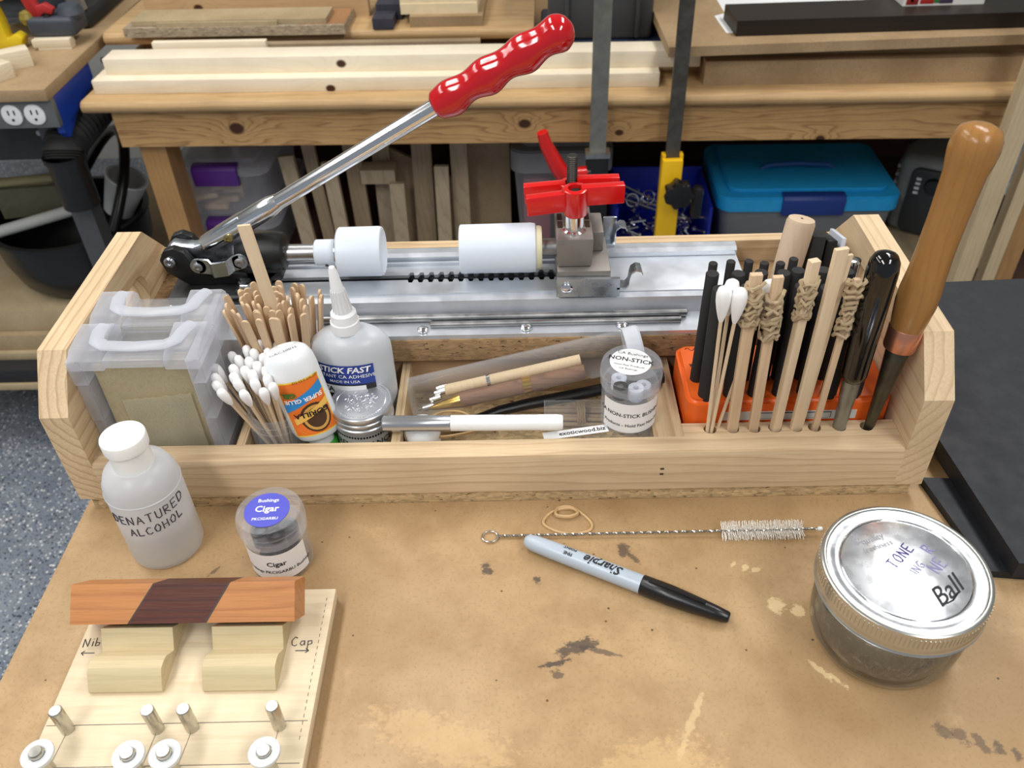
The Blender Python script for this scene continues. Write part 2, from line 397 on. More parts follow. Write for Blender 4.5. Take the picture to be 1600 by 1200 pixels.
# ------------------------------------------------------------------ wooden tool tray
XL, XR, Y0, Y1 = -.3098, .2660, .4053, .607
ZB, Z1, Z2, TH = .012, .0875, .121, .0187
tray = thing('tool_tray', 'long pine tool tray with angled end panels and a particle board base', 'tool tray', (0, .5, 0))
m_chip = chip('particle_board', (196, 170, 128), (112, 88, 60))
m_pend = wood('pine_end_panel', (232, 200, 150), (176, 128, 80), 'y', (-.255, .10), .0062, .10, .6, .6)
m_pend2 = wood('pine_end_panel_pale', (234, 204, 156), (190, 146, 98), 'y', (.200, .115), .0075, .10, .6, .5)
m_prail = wood('pine_rail', (226, 194, 146), (182, 138, 92), 'x', (-.13, -.02), .0055, .22, .6, .5)
obj('base_board', B(XL+.006, XR-.006, Y0+.002, Y1, 0, ZB, bev=.0006), m_chip, tray)
def end_panel(x0, x1, mat):
    poly = [(Y0, ZB), (Y0, Z1), (Y0+.0273, Z2), (Y1-.0285, Z2), (Y1, Z2-.03), (Y1, ZB)]
    # hand slot, cut as a stadium in the panel's middle
    cy0, cy1, cz, rr = .500, .546, .085, .0145
    slot = [(cy1+rr*math.cos(a), cz+rr*math.sin(a)) for a in [(-90+180*i/10)*PI/180 for i in range(11)]]
    slot += [(cy0+rr*math.cos(a), cz+rr*math.sin(a)) for a in [(90+180*i/10)*PI/180 for i in range(11)]]
    bm = bmesh.new(); rows = []
    for x in (x0, x1):
        o = [bm.verts.new((x, *p)) for p in poly]; s = [bm.verts.new((x, *p)) for p in slot]
        es = [bm.edges.new((o[i], o[(i+1) % len(o)])) for i in range(len(o))]+[bm.edges.new((s[i], s[(i+1) % len(s)])) for i in range(len(s))]
        bmesh.ops.triangle_fill(bm, use_beauty=True, edges=es)
        rows.append((o, s))
    for k in (0, 1):
        a, b = rows[0][k], rows[1][k]
        for i in range(len(a)): bm.faces.new((a[i], b[i], b[(i+1) % len(a)], a[(i+1) % len(a)]))
    return obj('end_panel', bm, mat, tray, smooth=30)
end_panel(XL, XL+TH, m_pend); end_panel(XR-TH, XR, m_pend2)
ZR = .046
obj('front_rail', Pm([(Y0, ZB), (Y0, .043), (Y0+.0012, .0452), (Y0+.004, ZR), (.421, ZR), (.421, ZB)], 'x', XL+TH, XR-TH), m_prail, tray)
m_hole = plain('hole_dark', (58, 38, 24), .9)
# drilled block: a bar with eight round through holes
HX = [.1229, .138, .1525, .1665, .1805, .193, .2097, .2278]
def holed_bar(x0, x1, y0, y1, z0, z1, holes, r):
    bm = bmesh.new(); n = 12
    xs = [x0]+[(a+b)/2 for a, b in zip(holes, holes[1:])]+[x1]; yc = (y0+y1)/2
    for h, a, b in zip(holes, xs, xs[1:]):
        for z in (z0, z1):
            o = [bm.verts.new((x, y, z)) for x, y in ((a, y0), (b, y0), (b, y1), (a, y1))]
            c = [bm.verts.new((h+r*math.cos(2*PI*i/n), yc+r*math.sin(2*PI*i/n), z)) for i in range(n)]
            es = [bm.edges.new((o[i], o[(i+1) % 4])) for i in range(4)]+[bm.edges.new((c[i], c[(i+1) % n])) for i in range(n)]
            bmesh.ops.triangle_fill(bm, use_beauty=True, edges=es)
            if z == z0: c0 = c
        for i in range(n): bm.faces.new((c0[i], c[i], c[(i+1) % n], c0[(i+1) % n]))
    for y in (y0, y1):
        v = [bm.verts.new(p) for p in ((x0, y, z0), (x1, y, z0), (x1, y, z1), (x0, y, z1))]; bm.faces.new(v)
    for x in (x0, x1):
        v = [bm.verts.new(p) for p in ((x, y0, z0), (x, y1, z0), (x, y1, z1), (x, y0, z1))]; bm.faces.new(v)
    bmesh.ops.remove_doubles(bm, verts=bm.verts, dist=1e-5)
    return bm
obj('tool_hole_strip', holed_bar(.1045, XR-TH, .421, .4335, ZB, ZR, HX, .0044), m_prail, tray, smooth=30)
obj('back_board', B(XL+TH, XR-TH, .597, Y1, ZB, .090), wood('pine_back', PINE1, PINE2, 'x', (0, .02), .008, .2), tray)
m_part = wood('pine_partition', (222, 190, 140), (168, 124, 80), 'y', (.05, -.12), .0032, .1, .65, .6)
obj('shelf_board', B(XL+TH, XR-TH, .500, .597, .052, .071, bev=.0005), chip('particle_shelf', (158, 128, 92), (64, 46, 32)), tray)
obj('shelf_riser', B(XL+TH, XR-TH, .508, .527, ZB, .052), wood('pine_riser', (200, 160, 112), (150, 108, 70), 'x', (.5, -.02), .005), tray)
obj('shelf_riser', B(XL+TH, XR-TH, .570, .597, ZB, .052), m_frame, tray)
obj('divider', B(-.1985, -.1925, .421, .508, ZB, .044), m_part, tray)
obj('divider', B(-.0925, -.0865, .421, .508, ZB, .046), m_part, tray)
obj('divider', B(.0845, .1045, .421, .508, ZB, .0455), m_part, tray)
obj('tray_floor', B(-.089, .0845, .421, .508, ZB, .0135), m_chip, tray)
for dz in (.031, .026): obj('staple', B(.0878, .0902, Y0-.0004, Y0+.002, dz, dz+.0012), m_darksteel, tray)

# ------------------------------------------------------------------ press (vise) on the shelf
m_alu = plain('brushed_aluminium', (206, 211, 218), .40, .6, var=.06)
m_cast = plain('black_cast_iron', (17, 17, 18), .42, 0, .5, var=.2)
press = thing('assembly_press', 'lever-operated assembly press with chrome handle, red grip and toothed aluminium rail', 'press', (0, .545, .071))
AY, AZ = .555, .1134
YR = .5236
# rail: extruded section, split at the slot so that the slot and its teeth are real
xl, xr, zt = -.262, .163, .0905
def tooth_edge(sign):
    pts = []; yc = .5535; x = -.250
    pts += [(xl, yc+sign*.0032), (-.0885, yc+sign*.0032)]
    n = 20
    for i in range(n):
        a = -.0885+i*.0076
        if a+.0076 > .055: break
        pts += [(a+.0004, yc+sign*.0046), (a+.0010, yc+sign*.0068), (a+.0036, yc+sign*.0068), (a+.0042, yc+sign*.0046), (a+.0046, yc+sign*.0030), (a+.0072, yc+sign*.0030)]
    pts += [(xr, yc+sign*.0026)]
    return pts
e = tooth_edge(-1); bm = Pm([(xl, YR+.004)]+[(p[0], p[1]) for p in e]+[(xr, YR+.004)], 'z', zt-.0025, zt)
e = tooth_edge(1); prism(bm, [(p[0], p[1]) for p in e]+[(xr, .574), (xl, .574)], 'z', zt-.0025, zt)
rail = obj('slotted_top', bm, m_alu, press, smooth=30)
sec = [(.5012, .071), (.5012, .0745), (YR-.001, .0755), (YR+.0005, .0885), (YR+.004, zt), (YR+.004, zt-.0025), (YR+.0035, .071)]
obj('front_flange', Pm(sec, 'x', xl, xr), m_alu, press, smooth=25)
obj('rear_ridge', Pm([(.574, .071), (.574, .0955), (.577, .0975), (.584, .0975), (.588, .094), (.588, .071)], 'x', xl, xr), m_alu, press, smooth=25)
obj('slot_floor', B(xl+.002, xr-.002, .535, .574, .0712, .0745), plain('slot_black', (10, 9, 8), .8), press)
obj('cover_plate', B(.064, xr, YR+.0045, .5735, zt, zt+.0010, bev=.0003), plain('bright_aluminium', (222, 228, 236), .42, .5, var=.03), press)
obj('front_lip', B(xl, .0235, .5295, .532, zt, zt+.0016), m_alu, press)
obj('rear_lip', B(xl, .0235, .5695, .5720, zt, zt+.0022), m_alu, press)
for x in (-.075, .0, .07): obj('screw_head', Lt([(.0042, .0752), (.0042, .0762), (.003, .0772), (0, .0776)], 12, (x, .5070, 0)), m_chrome, press)
# black casting
base = obj('casting_base', Pm([(-.262, .523), (-.196, .523), (-.190, .530), (-.190, .580), (-.262, .580)], 'z', zt, .0965, bev=.0015), m_cast, press)
obj('bolt', Lt([(.0085, .0965), (.0085, .0978), (.0066, .0982), (.0064, .1022), (.0052, .1034), (0, .1036)], 6, (-.205, .533, 0)), m_chrome, press)
bm = Pm([(-.250, .0965), (-.264, .108), (-.2665, .118), (-.262, .1255), (-.2545, .1280), (-.247, .1245), (-.241, .1130), (-.226, .1060), (-.205, .1060), (-.205, .0965)], 'y', .5405, .5475, bev=.0012)
obj('pivot_ear', bm, m_cast, press)
bm = Pm([(-.250, .0965), (-.264, .108), (-.2665, .118), (-.262, .1255), (-.2545, .1280), (-.247, .1245), (-.241, .1130), (-.226, .1060), (-.205, .1060), (-.205, .0965)], 'y', .5625, .5695, bev=.0012)
obj('pivot_ear', bm, m_cast, press)
obj('casting_rib', B(-.245, -.18, .5425, .5675, .0965, .1075, bev=.003), m_cast, press)
XA = Matrix.Rotation(PI/2, 4, 'Y')
bm = Lt([(.0105, 0), (.0132, .004), (.0148, .012), (.0150, .028), (.0138, .0345), (.0112, .036)], 12, (-.2125, AY, AZ+.002), XA)
prism(bm, [(-.2125, .1135), (-.1785, .1135), (-.1785, .106), (-.190, .0965), (-.2125, .0965)], 'y', .5425, .5675, bev=.002)
obj('barrel', bm, m_cast, press)
obj('push_rod', Cy((-.179, AY, AZ), (-.120, AY, AZ), .0066, 24), m_steel, press)
for yy in (.5375, ):
    for (x, z) in ((-.2585, .1175),): obj('rivet', Lt([(.0042, 0), (.0042, .002), (.0030, .003), (.0018, .003), (.0018, .0022), (0, .0022)], 16, (x, .5407, z), Matrix.Rotation(PI/2, 4, 'X')), m_zinc, press)
# zinc link plate, dog-legged
bm = bmesh.new()
def strip(pts, w, y0s, th):
    b2 = bmesh.new(); R = []
    for (x, z, yy) in pts: R.append([b2.verts.new((x, yy, z-w/2)), b2.verts.new((x, yy, z+w/2)), b2.verts.new((x, yy+th, z+w/2)), b2.verts.new((x, yy+th, z-w/2))])
    for a, b in zip(R, R[1:]):
        for i in range(4): b2.faces.new((a[i], b[i], b[(i+1) % 4], a[(i+1) % 4]))
    b2.faces.new(R[0]); b2.faces.new(R[-1]); return b2
join(bm, strip([(-.2375, .1150, .5365), (-.2295, .1140, .5365), (-.2265, .1130, .533), (-.2155, .1145, .533), (-.2115, .1165, .5365), (-.2065, .1180, .5365)], .0115, 0, .0022))
cyl(bm, (-.2375, .5365, .1150), (-.2375, .5387, .1150), .00575, 24); cyl(bm, (-.2065, .5365, .1180), (-.2065, .5387, .1180), .00575, 24)
lk = obj('link_plate', bm, m_zinc, press, smooth=25)
for (x, z) in ((-.2375, .1150), (-.2065, .1180)):
    obj('link_rivet', Lt([(.0036, 0), (.0036, .0015), (.0026, .0022), (.0014, .0022), (.0014, .0015), (0, .0015)], 16, (x, .5366, z), Matrix.Rotation(PI/2, 4, 'X')), m_steel, lk)
# lever arm and chrome handle in the plane of the rail
ho, hd = Vector((-.2349, AY, .1219)), (Vector((.031, AY, .272))-Vector((-.2349, AY, .1219)))
HL = hd.length; hd.normalize()
hp = lambda t, dz=0: ho+hd*t+Vector((-hd.z, 0, hd.x))*dz
obj('lever_arm', Pm([(-.2635, .1130), (-.2640, .1215), (-.2585, .1260), (-.243, .1235), (-.236, .1258), (-.226, .1350), (-.205, .1470), (-.200, .1370), (-.205, .1250), (-.213, .1140), (-.232, .1100), (-.25, .1100)], 'y', .5495, .5605, bev=.001), m_zinc, press)
bm = bmesh.new()
ts = [0, .003, .055, .063, .070]; rs = [.0070, .0077, .0077, .0072, .0058]
tube(bm, [hp(q) for q in ts], rs, 24)
tube(bm, [hp(q) for q in (.066, .1, .2, .235)], .0057, 24)
hb = obj('handle_tube', bm, m_chrome, press)
obj('handle_rivet', Lt([(.0034, 0), (.0034, .0014), (.0024, .002), (.0014, .002), (.0014, .001), (0, .001)], 16, hp(.0240)+Vector((0, -.0072, -.002)), Matrix.Rotation(PI/2, 4, 'X')), plain('brass_rivet', (176, 160, 110), .3, 1), hb)
bm = bmesh.new(); N = 60; g0, g1 = HL-.1005, HL+.002; pts = []; rs = []
b2 = bmesh.new(); rings = []
for i in range(N+1):
    q = i/N; s = g0+(g1-g0)*q
    r = .0100+.0008*q
    wv = math.sin(q*2*PI*3.7-1.2)*.0015
    if q > .90: r *= math.sqrt(max(.02, 1-((q-.90)/.10)**2*.98))
    if i == 0: r = .0088
    ring = []
    for k in range(24):
        a = 2*PI*k/24
        lo = wv*(1 if math.sin(a) < 0 else .62)*min(1, max(0, (.94-q)/.08))*abs(math.sin(a))
        rr = r+lo
        ring.append(b2.verts.new(hp(s)+Vector((0, 1, 0))*(rr*math.cos(a))+Vector((-hd.z, 0, hd.x))*(rr*1.08*math.sin(a))))
    rings.append(ring)
for a, b in zip(rings, rings[1:]):
    for k in range(24): b2.faces.new((a[k], b[k], b[(k+1) % 24], a[(k+1) % 24]))
b2.faces.new(rings[0]); b2.faces.new(rings[-1]); join(bm, b2)
obj('red_grip', bm, m_redgrip, press, smooth=60)
# bushings
X90 = XA
obj('collar', Lt([(.0088, 0), (.0096, .0008), (.0096, .0145), (.009, .0155)], 32, (-.1550, AY, AZ), X90), m_nylon, press)
obj('set_screw', Cy((-.1465, AY-.0075, AZ-.0066), (-.1465, AY-.0079, AZ-.0068), .0013, 12), m_darksteel, press)
obj('washer', Cy((-.1395, AY, AZ), (-.1372, AY, AZ), .0112, 32), m_chrome, press)
obj('press_pad', Lt([(.0170, 0), (.0182, .0012), (.0184, .030), (.0178, .0325), (.0160, .0332), (.0135, .0318), (0, .0310)], 48, (-.1375, AY, AZ), X90), m_nylon, press, label='white nylon pad on the moving push rod')
obj('press_pad', Lt([(.0172, 0), (.0180, .0008), (.0183, .052), (.0178, .0555), (.0168, .0562)], 48, (-.0475, AY, AZ), X90), m_nylon, press, label='longer white nylon pad on the fixed carriage')
obj('pad_flange', Lt([(.0160, 0), (.0160, .003), (.0152, .0042)], 40, (.0087, AY, AZ), X90), plain('yellowed_nylon', (226, 222, 186), .45), press)
obj('carriage_rod', Cy((.0125, AY, AZ), (.026, AY, AZ), .0066, 20), m_steel, press)
# carriage
bm = B(.0232, .0615, .5245, .5725, zt, .1115, bev=.0012); obj('carriage_base', bm, m_castgrey, press)
bm = Pm([(.0236, .1118), (.0480, .1118), (.0490, .1343), (.0228, .1343)], 'y', .5300, .5780, bev=.0012); blk = obj('carriage_block', bm, m_castgrey, press)
for dx, z in ((-.0098, .1346), (.0098, .1346)):
    for yy in (.5510, .5625): obj('casting_pocket', B(.0358+dx-.0018, .0358+dx+.0018, yy-.0045, yy+.0045, .1335, .1347, bev=.0003), m_hole, blk)
obj('stop_block', B(.0485, .0580, .551, .580, .1115, .1275, bev=.001), m_castgrey, press)
bm = bmesh.new()
join(bm, strip([(.0225, .1000, .5205), (.068, .0992, .5205)], .0150, 0, .0030)); 
lev = obj('locking_lever', bm, m_zinc, press, smooth=20)
def curl(y0, x0, z0, s=1.0):
    b2 = bmesh.new(); P = [(0, 0), (.0065, .0), (.0085, .003), (.0088, .008), (.0098, .0125), (.013, .0150), (.0165, .0142), (.0180, .0115)]
    R = []
    for (dx, dz) in P: R.append([b2.verts.new((x0+dx*s, y0, z0+dz*s-.0008)), b2.verts.new((x0+dx*s, y0+.010, z0+dz*s-.0008)), b2.verts.new((x0+dx*s, y0+.010, z0+dz*s+.0008)), b2.verts.new((x0+dx*s, y0, z0+dz*s+.0008))])
    for a, b in zip(R, R[1:]):
        for i in range(4): b2.faces.new((a[i], b[i], b[(i+1) % 4], a[(i+1) % 4]))
    b2.faces.new(R[0]); b2.faces.new(R[-1]); return b2
obj('finger_tab', curl(.5205, .066, .0985), m_zinc, press, smooth=50)
obj('finger_tab', curl(.5735, .060, .1030), m_zinc, press, smooth=50)
obj('rear_lever', B(.060, .0705, .5800, .5822, .0985, .1230, bev=.0008), m_zinc, press)
obj('lever_screw', Lt([(.0042, 0), (.0042, .0015), (.0028, .0026), (0, .0029)], 16, (.0300, .5205, .1000), Matrix.Rotation(PI/2, 4, 'X')), m_chrome, press)
obj('post', Lt([(.0085, .1343), (.0085, .1352), (.0068, .1362), (.0068, .15)], 24, (.0358, .5430, 0)), m_chrome, press)
def knob(x, y, z, ang, rodtop, h=.0195):
    bm = Lt([(.0078, 0), (.0086, .001), (.0088, h), (.0080, h+.0006), (.0050, h+.0006), (.0050, h-.004), (0, h-.004)], 28, (0, 0, 0))
    for s, z0 in ((-1, .003), (1, .006)):
        prism(bm, [(s*.004, z0+.001), (s*.034, z0), (s*.0345, z0+.0140), (s*.004, z0+.0150)], 'y', -.0036, .0036, bev=.0008)
    M = Matrix.Translation((x, y, z))@Matrix.Rotation(ang, 4, 'Z')@Matrix.Rotation(-.03, 4, 'Y')
    k = obj('clamp_knob', bm, m_red, press, pre=M)
    bm = bmesh.new(); r = .0040; n = int((rodtop-z)/.0007); prof = []
    for i in range(n): prof.append((r if i % 2 else r-.0004, z+i*.0007))
    lathe(bm, prof+[(r-.0006, z+n*.0007), (0, z+n*.0007)], 16, (x, y, 0)); obj('threaded_rod', bm, m_darksteel, k, smooth=30)
knob(.0365, .5430, .1475, .10, .1660)
knob(.0351, .5680, .1420, .02, .1800, .0165)
obj('post', Cy((.0351, .5680, .1340), (.0351, .5680, .1440), .0066, 20), m_chrome, press)

# two grey rods resting on the press flange
for i, (xa, ya, za, xb, yb, zb, r, lb) in enumerate(((-.150, .5175, .0786, .1180, .5175, .0784, .0030, 'long grey steel rod lying along the press rail against its wall'),
                                   (-.070, .5108, .0771, .1130, .5112, .0770, .0024, 'thinner grey steel rod lying nearer the edge of the press rail flange'))):
    tag(obj('steel_rod', Cy((xa, ya, za), (xb, yb, zb), r, 14, ch=.0005), m_steel), lb, 'rod', 'rods on the press rail')
# ------------------------------------------------------------------ clear carry cases at the tray's end
m_casefrost = clear('frosted_case', (252, 252, 254), .26, .2, (242, 244, 250), .30, .5)
m_casehandle = clear('frosted_handle', (252, 252, 254), .42, .2, (244, 247, 253), .3, .5)
m_sheet = mdf('abrasive_sheet', (192, 176, 130), (172, 156, 112), .9, 2)
m_sheet2 = mdf('abrasive_sheet_pale', (236, 226, 188), (220, 208, 166), .9, 3)
def case(y0, label):
    x0, x1, y1, z0, z1 = -.2885, -.2070, y0+.0345, ZB, .1215
    c = thing('plastic_case', label, 'case', ((x0+x1)/2, (y0+y1)/2, z0), group='clear plastic cases')
    bm = bmesh.new()
    # body: shell open nowhere, thin sides
    prism(bm, rrect(x0+.003, x1-.003, z0, z1-.006, .004, 3), 'y', y0+.0008, y1-.0008); obj('body', bm, m_clear2, c)
    for s, xa in ((1, x0), (-1, x1)):
        bm = bmesh.new()
        a, b = sorted((xa, xa+s*.0075))
        for k, (za, zb_, g) in enumerate(((.098, z1-.004, .0022), (.067, .098, .0012), (.038, .067, .0006), (z0, .038, 0))):
            box(bm, a-(g if s > 0 else 0), b+(g if s < 0 else 0), y0-g*.6, y1+g*.6, za, zb_, bev=.0008, seg=1)
        obj('side_frame', bm, m_casefrost, c)
    bm = bmesh.new()
    for a, b in ((x0-.001, x0+.0215), (x1-.0215, x1+.001)):
        prism(bm, [(y0-.001, z1-.012), (y0-.001, z1-.004), (y0+.006, z1), (y1-.004, z1+.003), (y1+.001, z1-.002), (y1+.001, z1-.012)], 'x', a, b, bev=.0012)
    box(bm, x0+.0215, x1-.0215, y0-.0008, y0+.013, z1-.010, z1-.0035, bev=.001)
    obj('lid_shoulders', bm, m_casefrost, c, smooth=25)
    obj('lid_recess', B(x0+.0215, x1-.0215, y0+.013, y1, z1-.012, z1-.0075), m_clear2, c)
    xm = (x0+x1)/2; pts = [(-.0265, .030), (-.0275, .024), (-.0255, .013), (-.019, .0085), (0, .0070), (.019, .0085), (.0255, .013), (.0275, .024), (.0305, .031)]
    hp_ = []
    for (a, b), (a2, b2_) in zip(pts, pts[1:]):
        for k in range(3): hp_.append((xm+a+(a2-a)*k/3, y0+b+(b2_-b)*k/3, z1+.0015))
    hp_.append((xm+pts[-1][0], y0+pts[-1][1], z1+.001))
    obj('handle', Tb(hp_, .0046, 10, flat=.45), m_casehandle, c)
    # rib mark on both sides
    return c
case(.4250, 'clear plastic carry case with frosted handle, standing against the tray front rail')
case(.4622, 'clear plastic carry case with frosted handle, standing behind its twin beside the press')
for y, n in ((.4262, 0), (.4634, 1)):
    bm = bmesh.new()
    for k in range(4): box(bm, -.279+k*.0006, -.218-k*.0004, y+.006+k*.006, y+.0068+k*.006, ZB+.001, .109-k*.002)
    o = obj('abrasive_sheets', bm, m_sheet); tag(o, ['khaki abrasive sheets filed in the clear case against the front rail', 'khaki abrasive sheets filed in the clear case beside the press'][n], 'sandpaper', 'sheets in the cases')
    if n == 0:
        b2 = bmesh.new(); R = []
        for k in range(21):
            q = k/20; R.append((b2.verts.new((-.268+.047*q, y+.0044, .080+.0045*q+random.uniform(-.0006, .0006))), b2.verts.new((-.268+.047*q, y+.0038, ZB+.001))))
        for a, b in zip(R, R[1:]): b2.faces.new((a[0], b[0], b[1], a[1]))
        bmesh.ops.solidify(b2, geom=b2.faces[:], thickness=.0006)
        tag(obj('torn_sheet', b2, m_sheet2), 'pale sheet with a torn top edge inside the front clear case', 'sandpaper')

# ------------------------------------------------------------------ jars of swabs and stirrers
def openjar(name, label, cx, cy, r, h, mat):
    t = thing(name, label, 'jar', (cx, cy, ZB))
    pf = [(r*.9, 0), (r, .003), (r, h-.016), (r*.93, h-.012), (r*.93, h-.0105), (r*1.0, h-.010), (r*1.0, h-.008), (r*.93, h-.0075), (r*.93, h-.005), (r*1.0, h-.0045), (r*1.0, h-.0025), (r*.93, h-.002), (r*.93, h), (r*.86, h), (r*.86, .002), (r*.8, .0015)]
    bm = Lt(pf, 32, (cx, cy, ZB)); obj('glass', bm, mat, t); return t
openjar('swab_jar', 'clear plastic screw-neck jar holding white cotton swabs', -.1715, .4425, .0205, .050, m_clear)
openjar('stirrer_jar', 'clear tub behind the cotton swabs, packed with wooden stirrers', -.1705, .4850, .0185, .046, m_clear)
# swab: wooden stick with a cotton tip
def make_swab(label, group, Ls=.078):
    s = thing('cotton_swab', label, 'cotton swab', (0, 0, 0), group=group)
    obj('stick', Lt([(.0011, 0), (.0011, Ls-.006)], 8), m_pale, s, local=True)
    obj('cotton_tip', Lt([(.0012, Ls-.014), (.0022, Ls-.011), (.0031, Ls-.006), (.0032, Ls-.002), (.0025, Ls+.0005), (.001, Ls+.0016), (0, Ls+.0018)], 12), m_cotton, s, local=True)
    return s
def lean(base, top): return Vector((0, 0, 1)).rotation_difference((Vector(top)-Vector(base)).normalized()).to_euler()
proto = None; rnd = random.Random(3); k = 0
for ring, n, rr in ((0, 1, 0), (1, 6, .0085), (2, 11, .0165), (3, 15, .0255)):
    for i in range(n):
        a = 2*PI*i/n+ring*.4+rnd.uniform(-.12, .12)
        r_ = rr*rnd.uniform(.92, 1.06)
        base = Vector((-.1715+.0060*(rr/.0255)*math.cos(a), .4425+.0060*(rr/.0255)*math.sin(a), ZB+.002))
        top = Vector((-.1775+r_*math.cos(a), .4440+r_*math.sin(a), .0935-r_*r_*16+rnd.uniform(-.002, .004)))
        if top.x > -.1600: continue
        ln = (top-base).length
        if proto is None: proto = make_swab('white-tipped cotton swab standing in the clear jar', 'swabs in the jar', .0835); o = proto
        else: o = dup(proto, (0, 0, 0), (0, 0, 0))
        o.location = base; o.rotation_euler = lean(base, top)
# stirrers: flat round-ended sticks
def stirrer(Ls, w=.0050, th=.0017):
    n = 6; pts = [(-w/2, 0), (w/2, 0)]
    for i in range(n+1):
        a = PI*i/n; pts.append((w/2*math.cos(a), Ls-w/2+w/2*math.sin(a)))
    return Pm(pts, 'y', -th/2, th/2)
sp = None
for ring, n, rr in ((0, 3, .004), (1, 10, .0105), (2, 16, .0180), (3, 24, .0275)):
    for i in range(n):
        a = 2*PI*i/n+ring*.3+rnd.uniform(-.2, .2); r_ = rr*rnd.uniform(.86, 1.10)
        base = Vector((-.1705+.0125*(rr/.0255)*math.cos(a), .4850+.0110*(rr/.0255)*math.sin(a), ZB+.002))
        ty = .4835+r_*.80*math.sin(a)
        top = Vector((-.1720+r_*1.08*math.cos(a), ty, .1215-r_*r_*17+rnd.uniform(-.006, .005)))
        if sp is None:
            sp = obj('wooden_stirrer', stirrer(.108), m_stick, local=True); tag(sp, 'thin round-ended wooden stirrer fanned out in the tub', 'stirrer', 'stirrers in the tub'); o = sp
        else: o = sp.copy(); C.objects.link(o)
        o.location = base
        R = Vector((0, 0, 1)).rotation_difference((top-base).normalized()).to_matrix()@Matrix.Rotation(a+PI/2+rnd.uniform(-.5, .5), 3, 'Z')
        o.rotation_euler = R.to_euler()
o = obj('mixing_stick', B(-.0042, .0042, -.0011, .0011, 0, .166, bev=.0003), m_pale, local=True)
base, top = Vector((-.1625, .4790, ZB+.005)), Vector((-.1745, .4760, .1835))
o.location = base; o.rotation_euler = lean(base, top); tag(o, 'tall pale flat wooden stick rising out of the stirrers', 'stick')

# ------------------------------------------------------------------ CA adhesive bottle
m_nozz = plain('milky_nozzle', (240, 242, 244), .4, sss=.3)
m_bot = clear('milky_bottle', (226, 232, 238), .70, .3, (222, 228, 234), .3)
m_blue = plain('label_blue', (36, 62, 148), .5); m_lblack = plain('label_black', (24, 24, 28), .5)
bx, by = -.1218, .4765
t = thing('adhesive_bottle', 'milky oval adhesive bottle with tapered nozzle and blue printed label', 'bottle', (bx, by, ZB))
hw, hd_ = .0282, .0172
pf = [(.95, .0), (1, .003), (1, .070), (.985, .076), (.90, .0812), (.72, .0855), (.45, .0885), (.36, .0892)]
obj('body', Lt([(r_, z) for r_, z in pf], 40, (bx, by, ZB), sx=hw, sy=hd_), m_bot, t)
obj('collar', Lt([(.0100, .1005), (.0100, .108), (.0092, .1085), (.0088, .1145), (.0070, .1160)], 14, (bx-.001, by, 0)), m_nozz, t)
M = Matrix.Translation((bx-.001, by, .115))@Matrix.Rotation(-.06, 4, 'Y')
bm = Lt([(.0064, 0), (.0058, .004), (.0042, .020), (.0028, .032), (.0019, .0352), (0, .0360)], 20, (0, 0, 0), M)
for i in range(14):
    a = 2*PI*i/14; tube(bm, [M@Vector((.0063*math.cos(a), .0063*math.sin(a), .001)), M@Vector((.0046*math.cos(a), .0046*math.sin(a), .018))], .0005, 5)
obj('nozzle', bm, m_nozz, t)
def oval(x, z, off=.0003): return (bx+(hw+off)*math.sin(x), by-(hd_+off)*math.cos(x), z)
def ovpatch(a0, a1, z0, z1, off):
    bm = bmesh.new(); A = []
    for i in range(21):
        q = a0+(a1-a0)*i/20; A.append((bm.verts.new(oval(q, z0, off)), bm.verts.new(oval(q, z1, off))))
    for a, b in zip(A, A[1:]): bm.faces.new((a[0], b[0], b[1], a[1]))
    return bm
lab = obj('label', ovpatch(-.95, .62, .0650, .0815, .0003), m_blue, t)
lb2 = obj('label_lower', ovpatch(-.95, .62, .0480, .0650, .0003), m_lblack, t)
obj('label_window', ovpatch(-.80, .35, .0565, .0640, .0006), m_paper, lb2)
def ovtxt(s, size, z, ang, mat, parent, bold=0, shear=0):
    o = txt(s, size, mat, parent, Matrix.Identity(4), bold, shear)
    me = o.data; wmi = wm(parent).inverted()
    for v in me.vertices:
        p = (wm(parent)@v.co); v.co = wmi@Vector(oval(ang+p.x/(hw*.93), z+p.y, .0008))
ovtxt('STICK FAST', .0068, .0776, -.16, m_whiteink, lab, .03, .2)
ovtxt('INSTANT CA ADHESIVE', .0040, .0722, -.16, m_whiteink, lab, .005)
ovtxt('MADE IN USA', .0033, .0678, -.16, m_whiteink, lab, .005)
ovtxt('CA', .0060, .0602, -.62, m_ink, lb2, .02)

# ------------------------------------------------------------------ super glue bottle, standing on its cap
m_glueb = plain('white_glue_bottle', (236, 240, 242), .22, sss=.3)
m_green = plain('green_cap', (58, 158, 52), .4); m_orange = plain('label_orange', (236, 120, 40), .45); m_yel = plain('label_yellow', (246, 214, 60), .45)
m_brown = plain('label_brown', (74, 48, 30), .5); m_lblue = plain('label_light_blue', (40, 140, 210), .45); m_lgreen = plain('label_green', (42, 120, 50), .45)
gl0, gl1 = Vector((-.1405, .4345, .0180)), Vector((-.1575, .4455, .1075))
t = thing('glue_bottle', 'white glue bottle with orange label standing upside down on its green cap', 'bottle', gl0)
GM = Matrix.Translation(gl0)@AX(gl1-gl0)@Matrix.Rotation(.10, 4, 'Z'); GH = (gl1-gl0).length
obj('cap', Lt([(.0085, 0), (.0098, .001), (.0104, .016), (.0096, .0172)], 36, (0, 0, 0), GM), m_green, t)
obj('cap_badge', patch(.0106, -.75, .55, .0085, .0152), m_lgreen, t, pre=GM)
txt('Well  Shake', .0022, m_whiteink, t, GM@Matrix.Translation((0, 0, .012))@Matrix.Rotation(PI, 4, 'Y'), R=.0108)
obj('neck', Lt([(.0088, .0170), (.0088, .0225), (.0094, .0235)], 28, (0, 0, 0), GM), m_nozz, t)
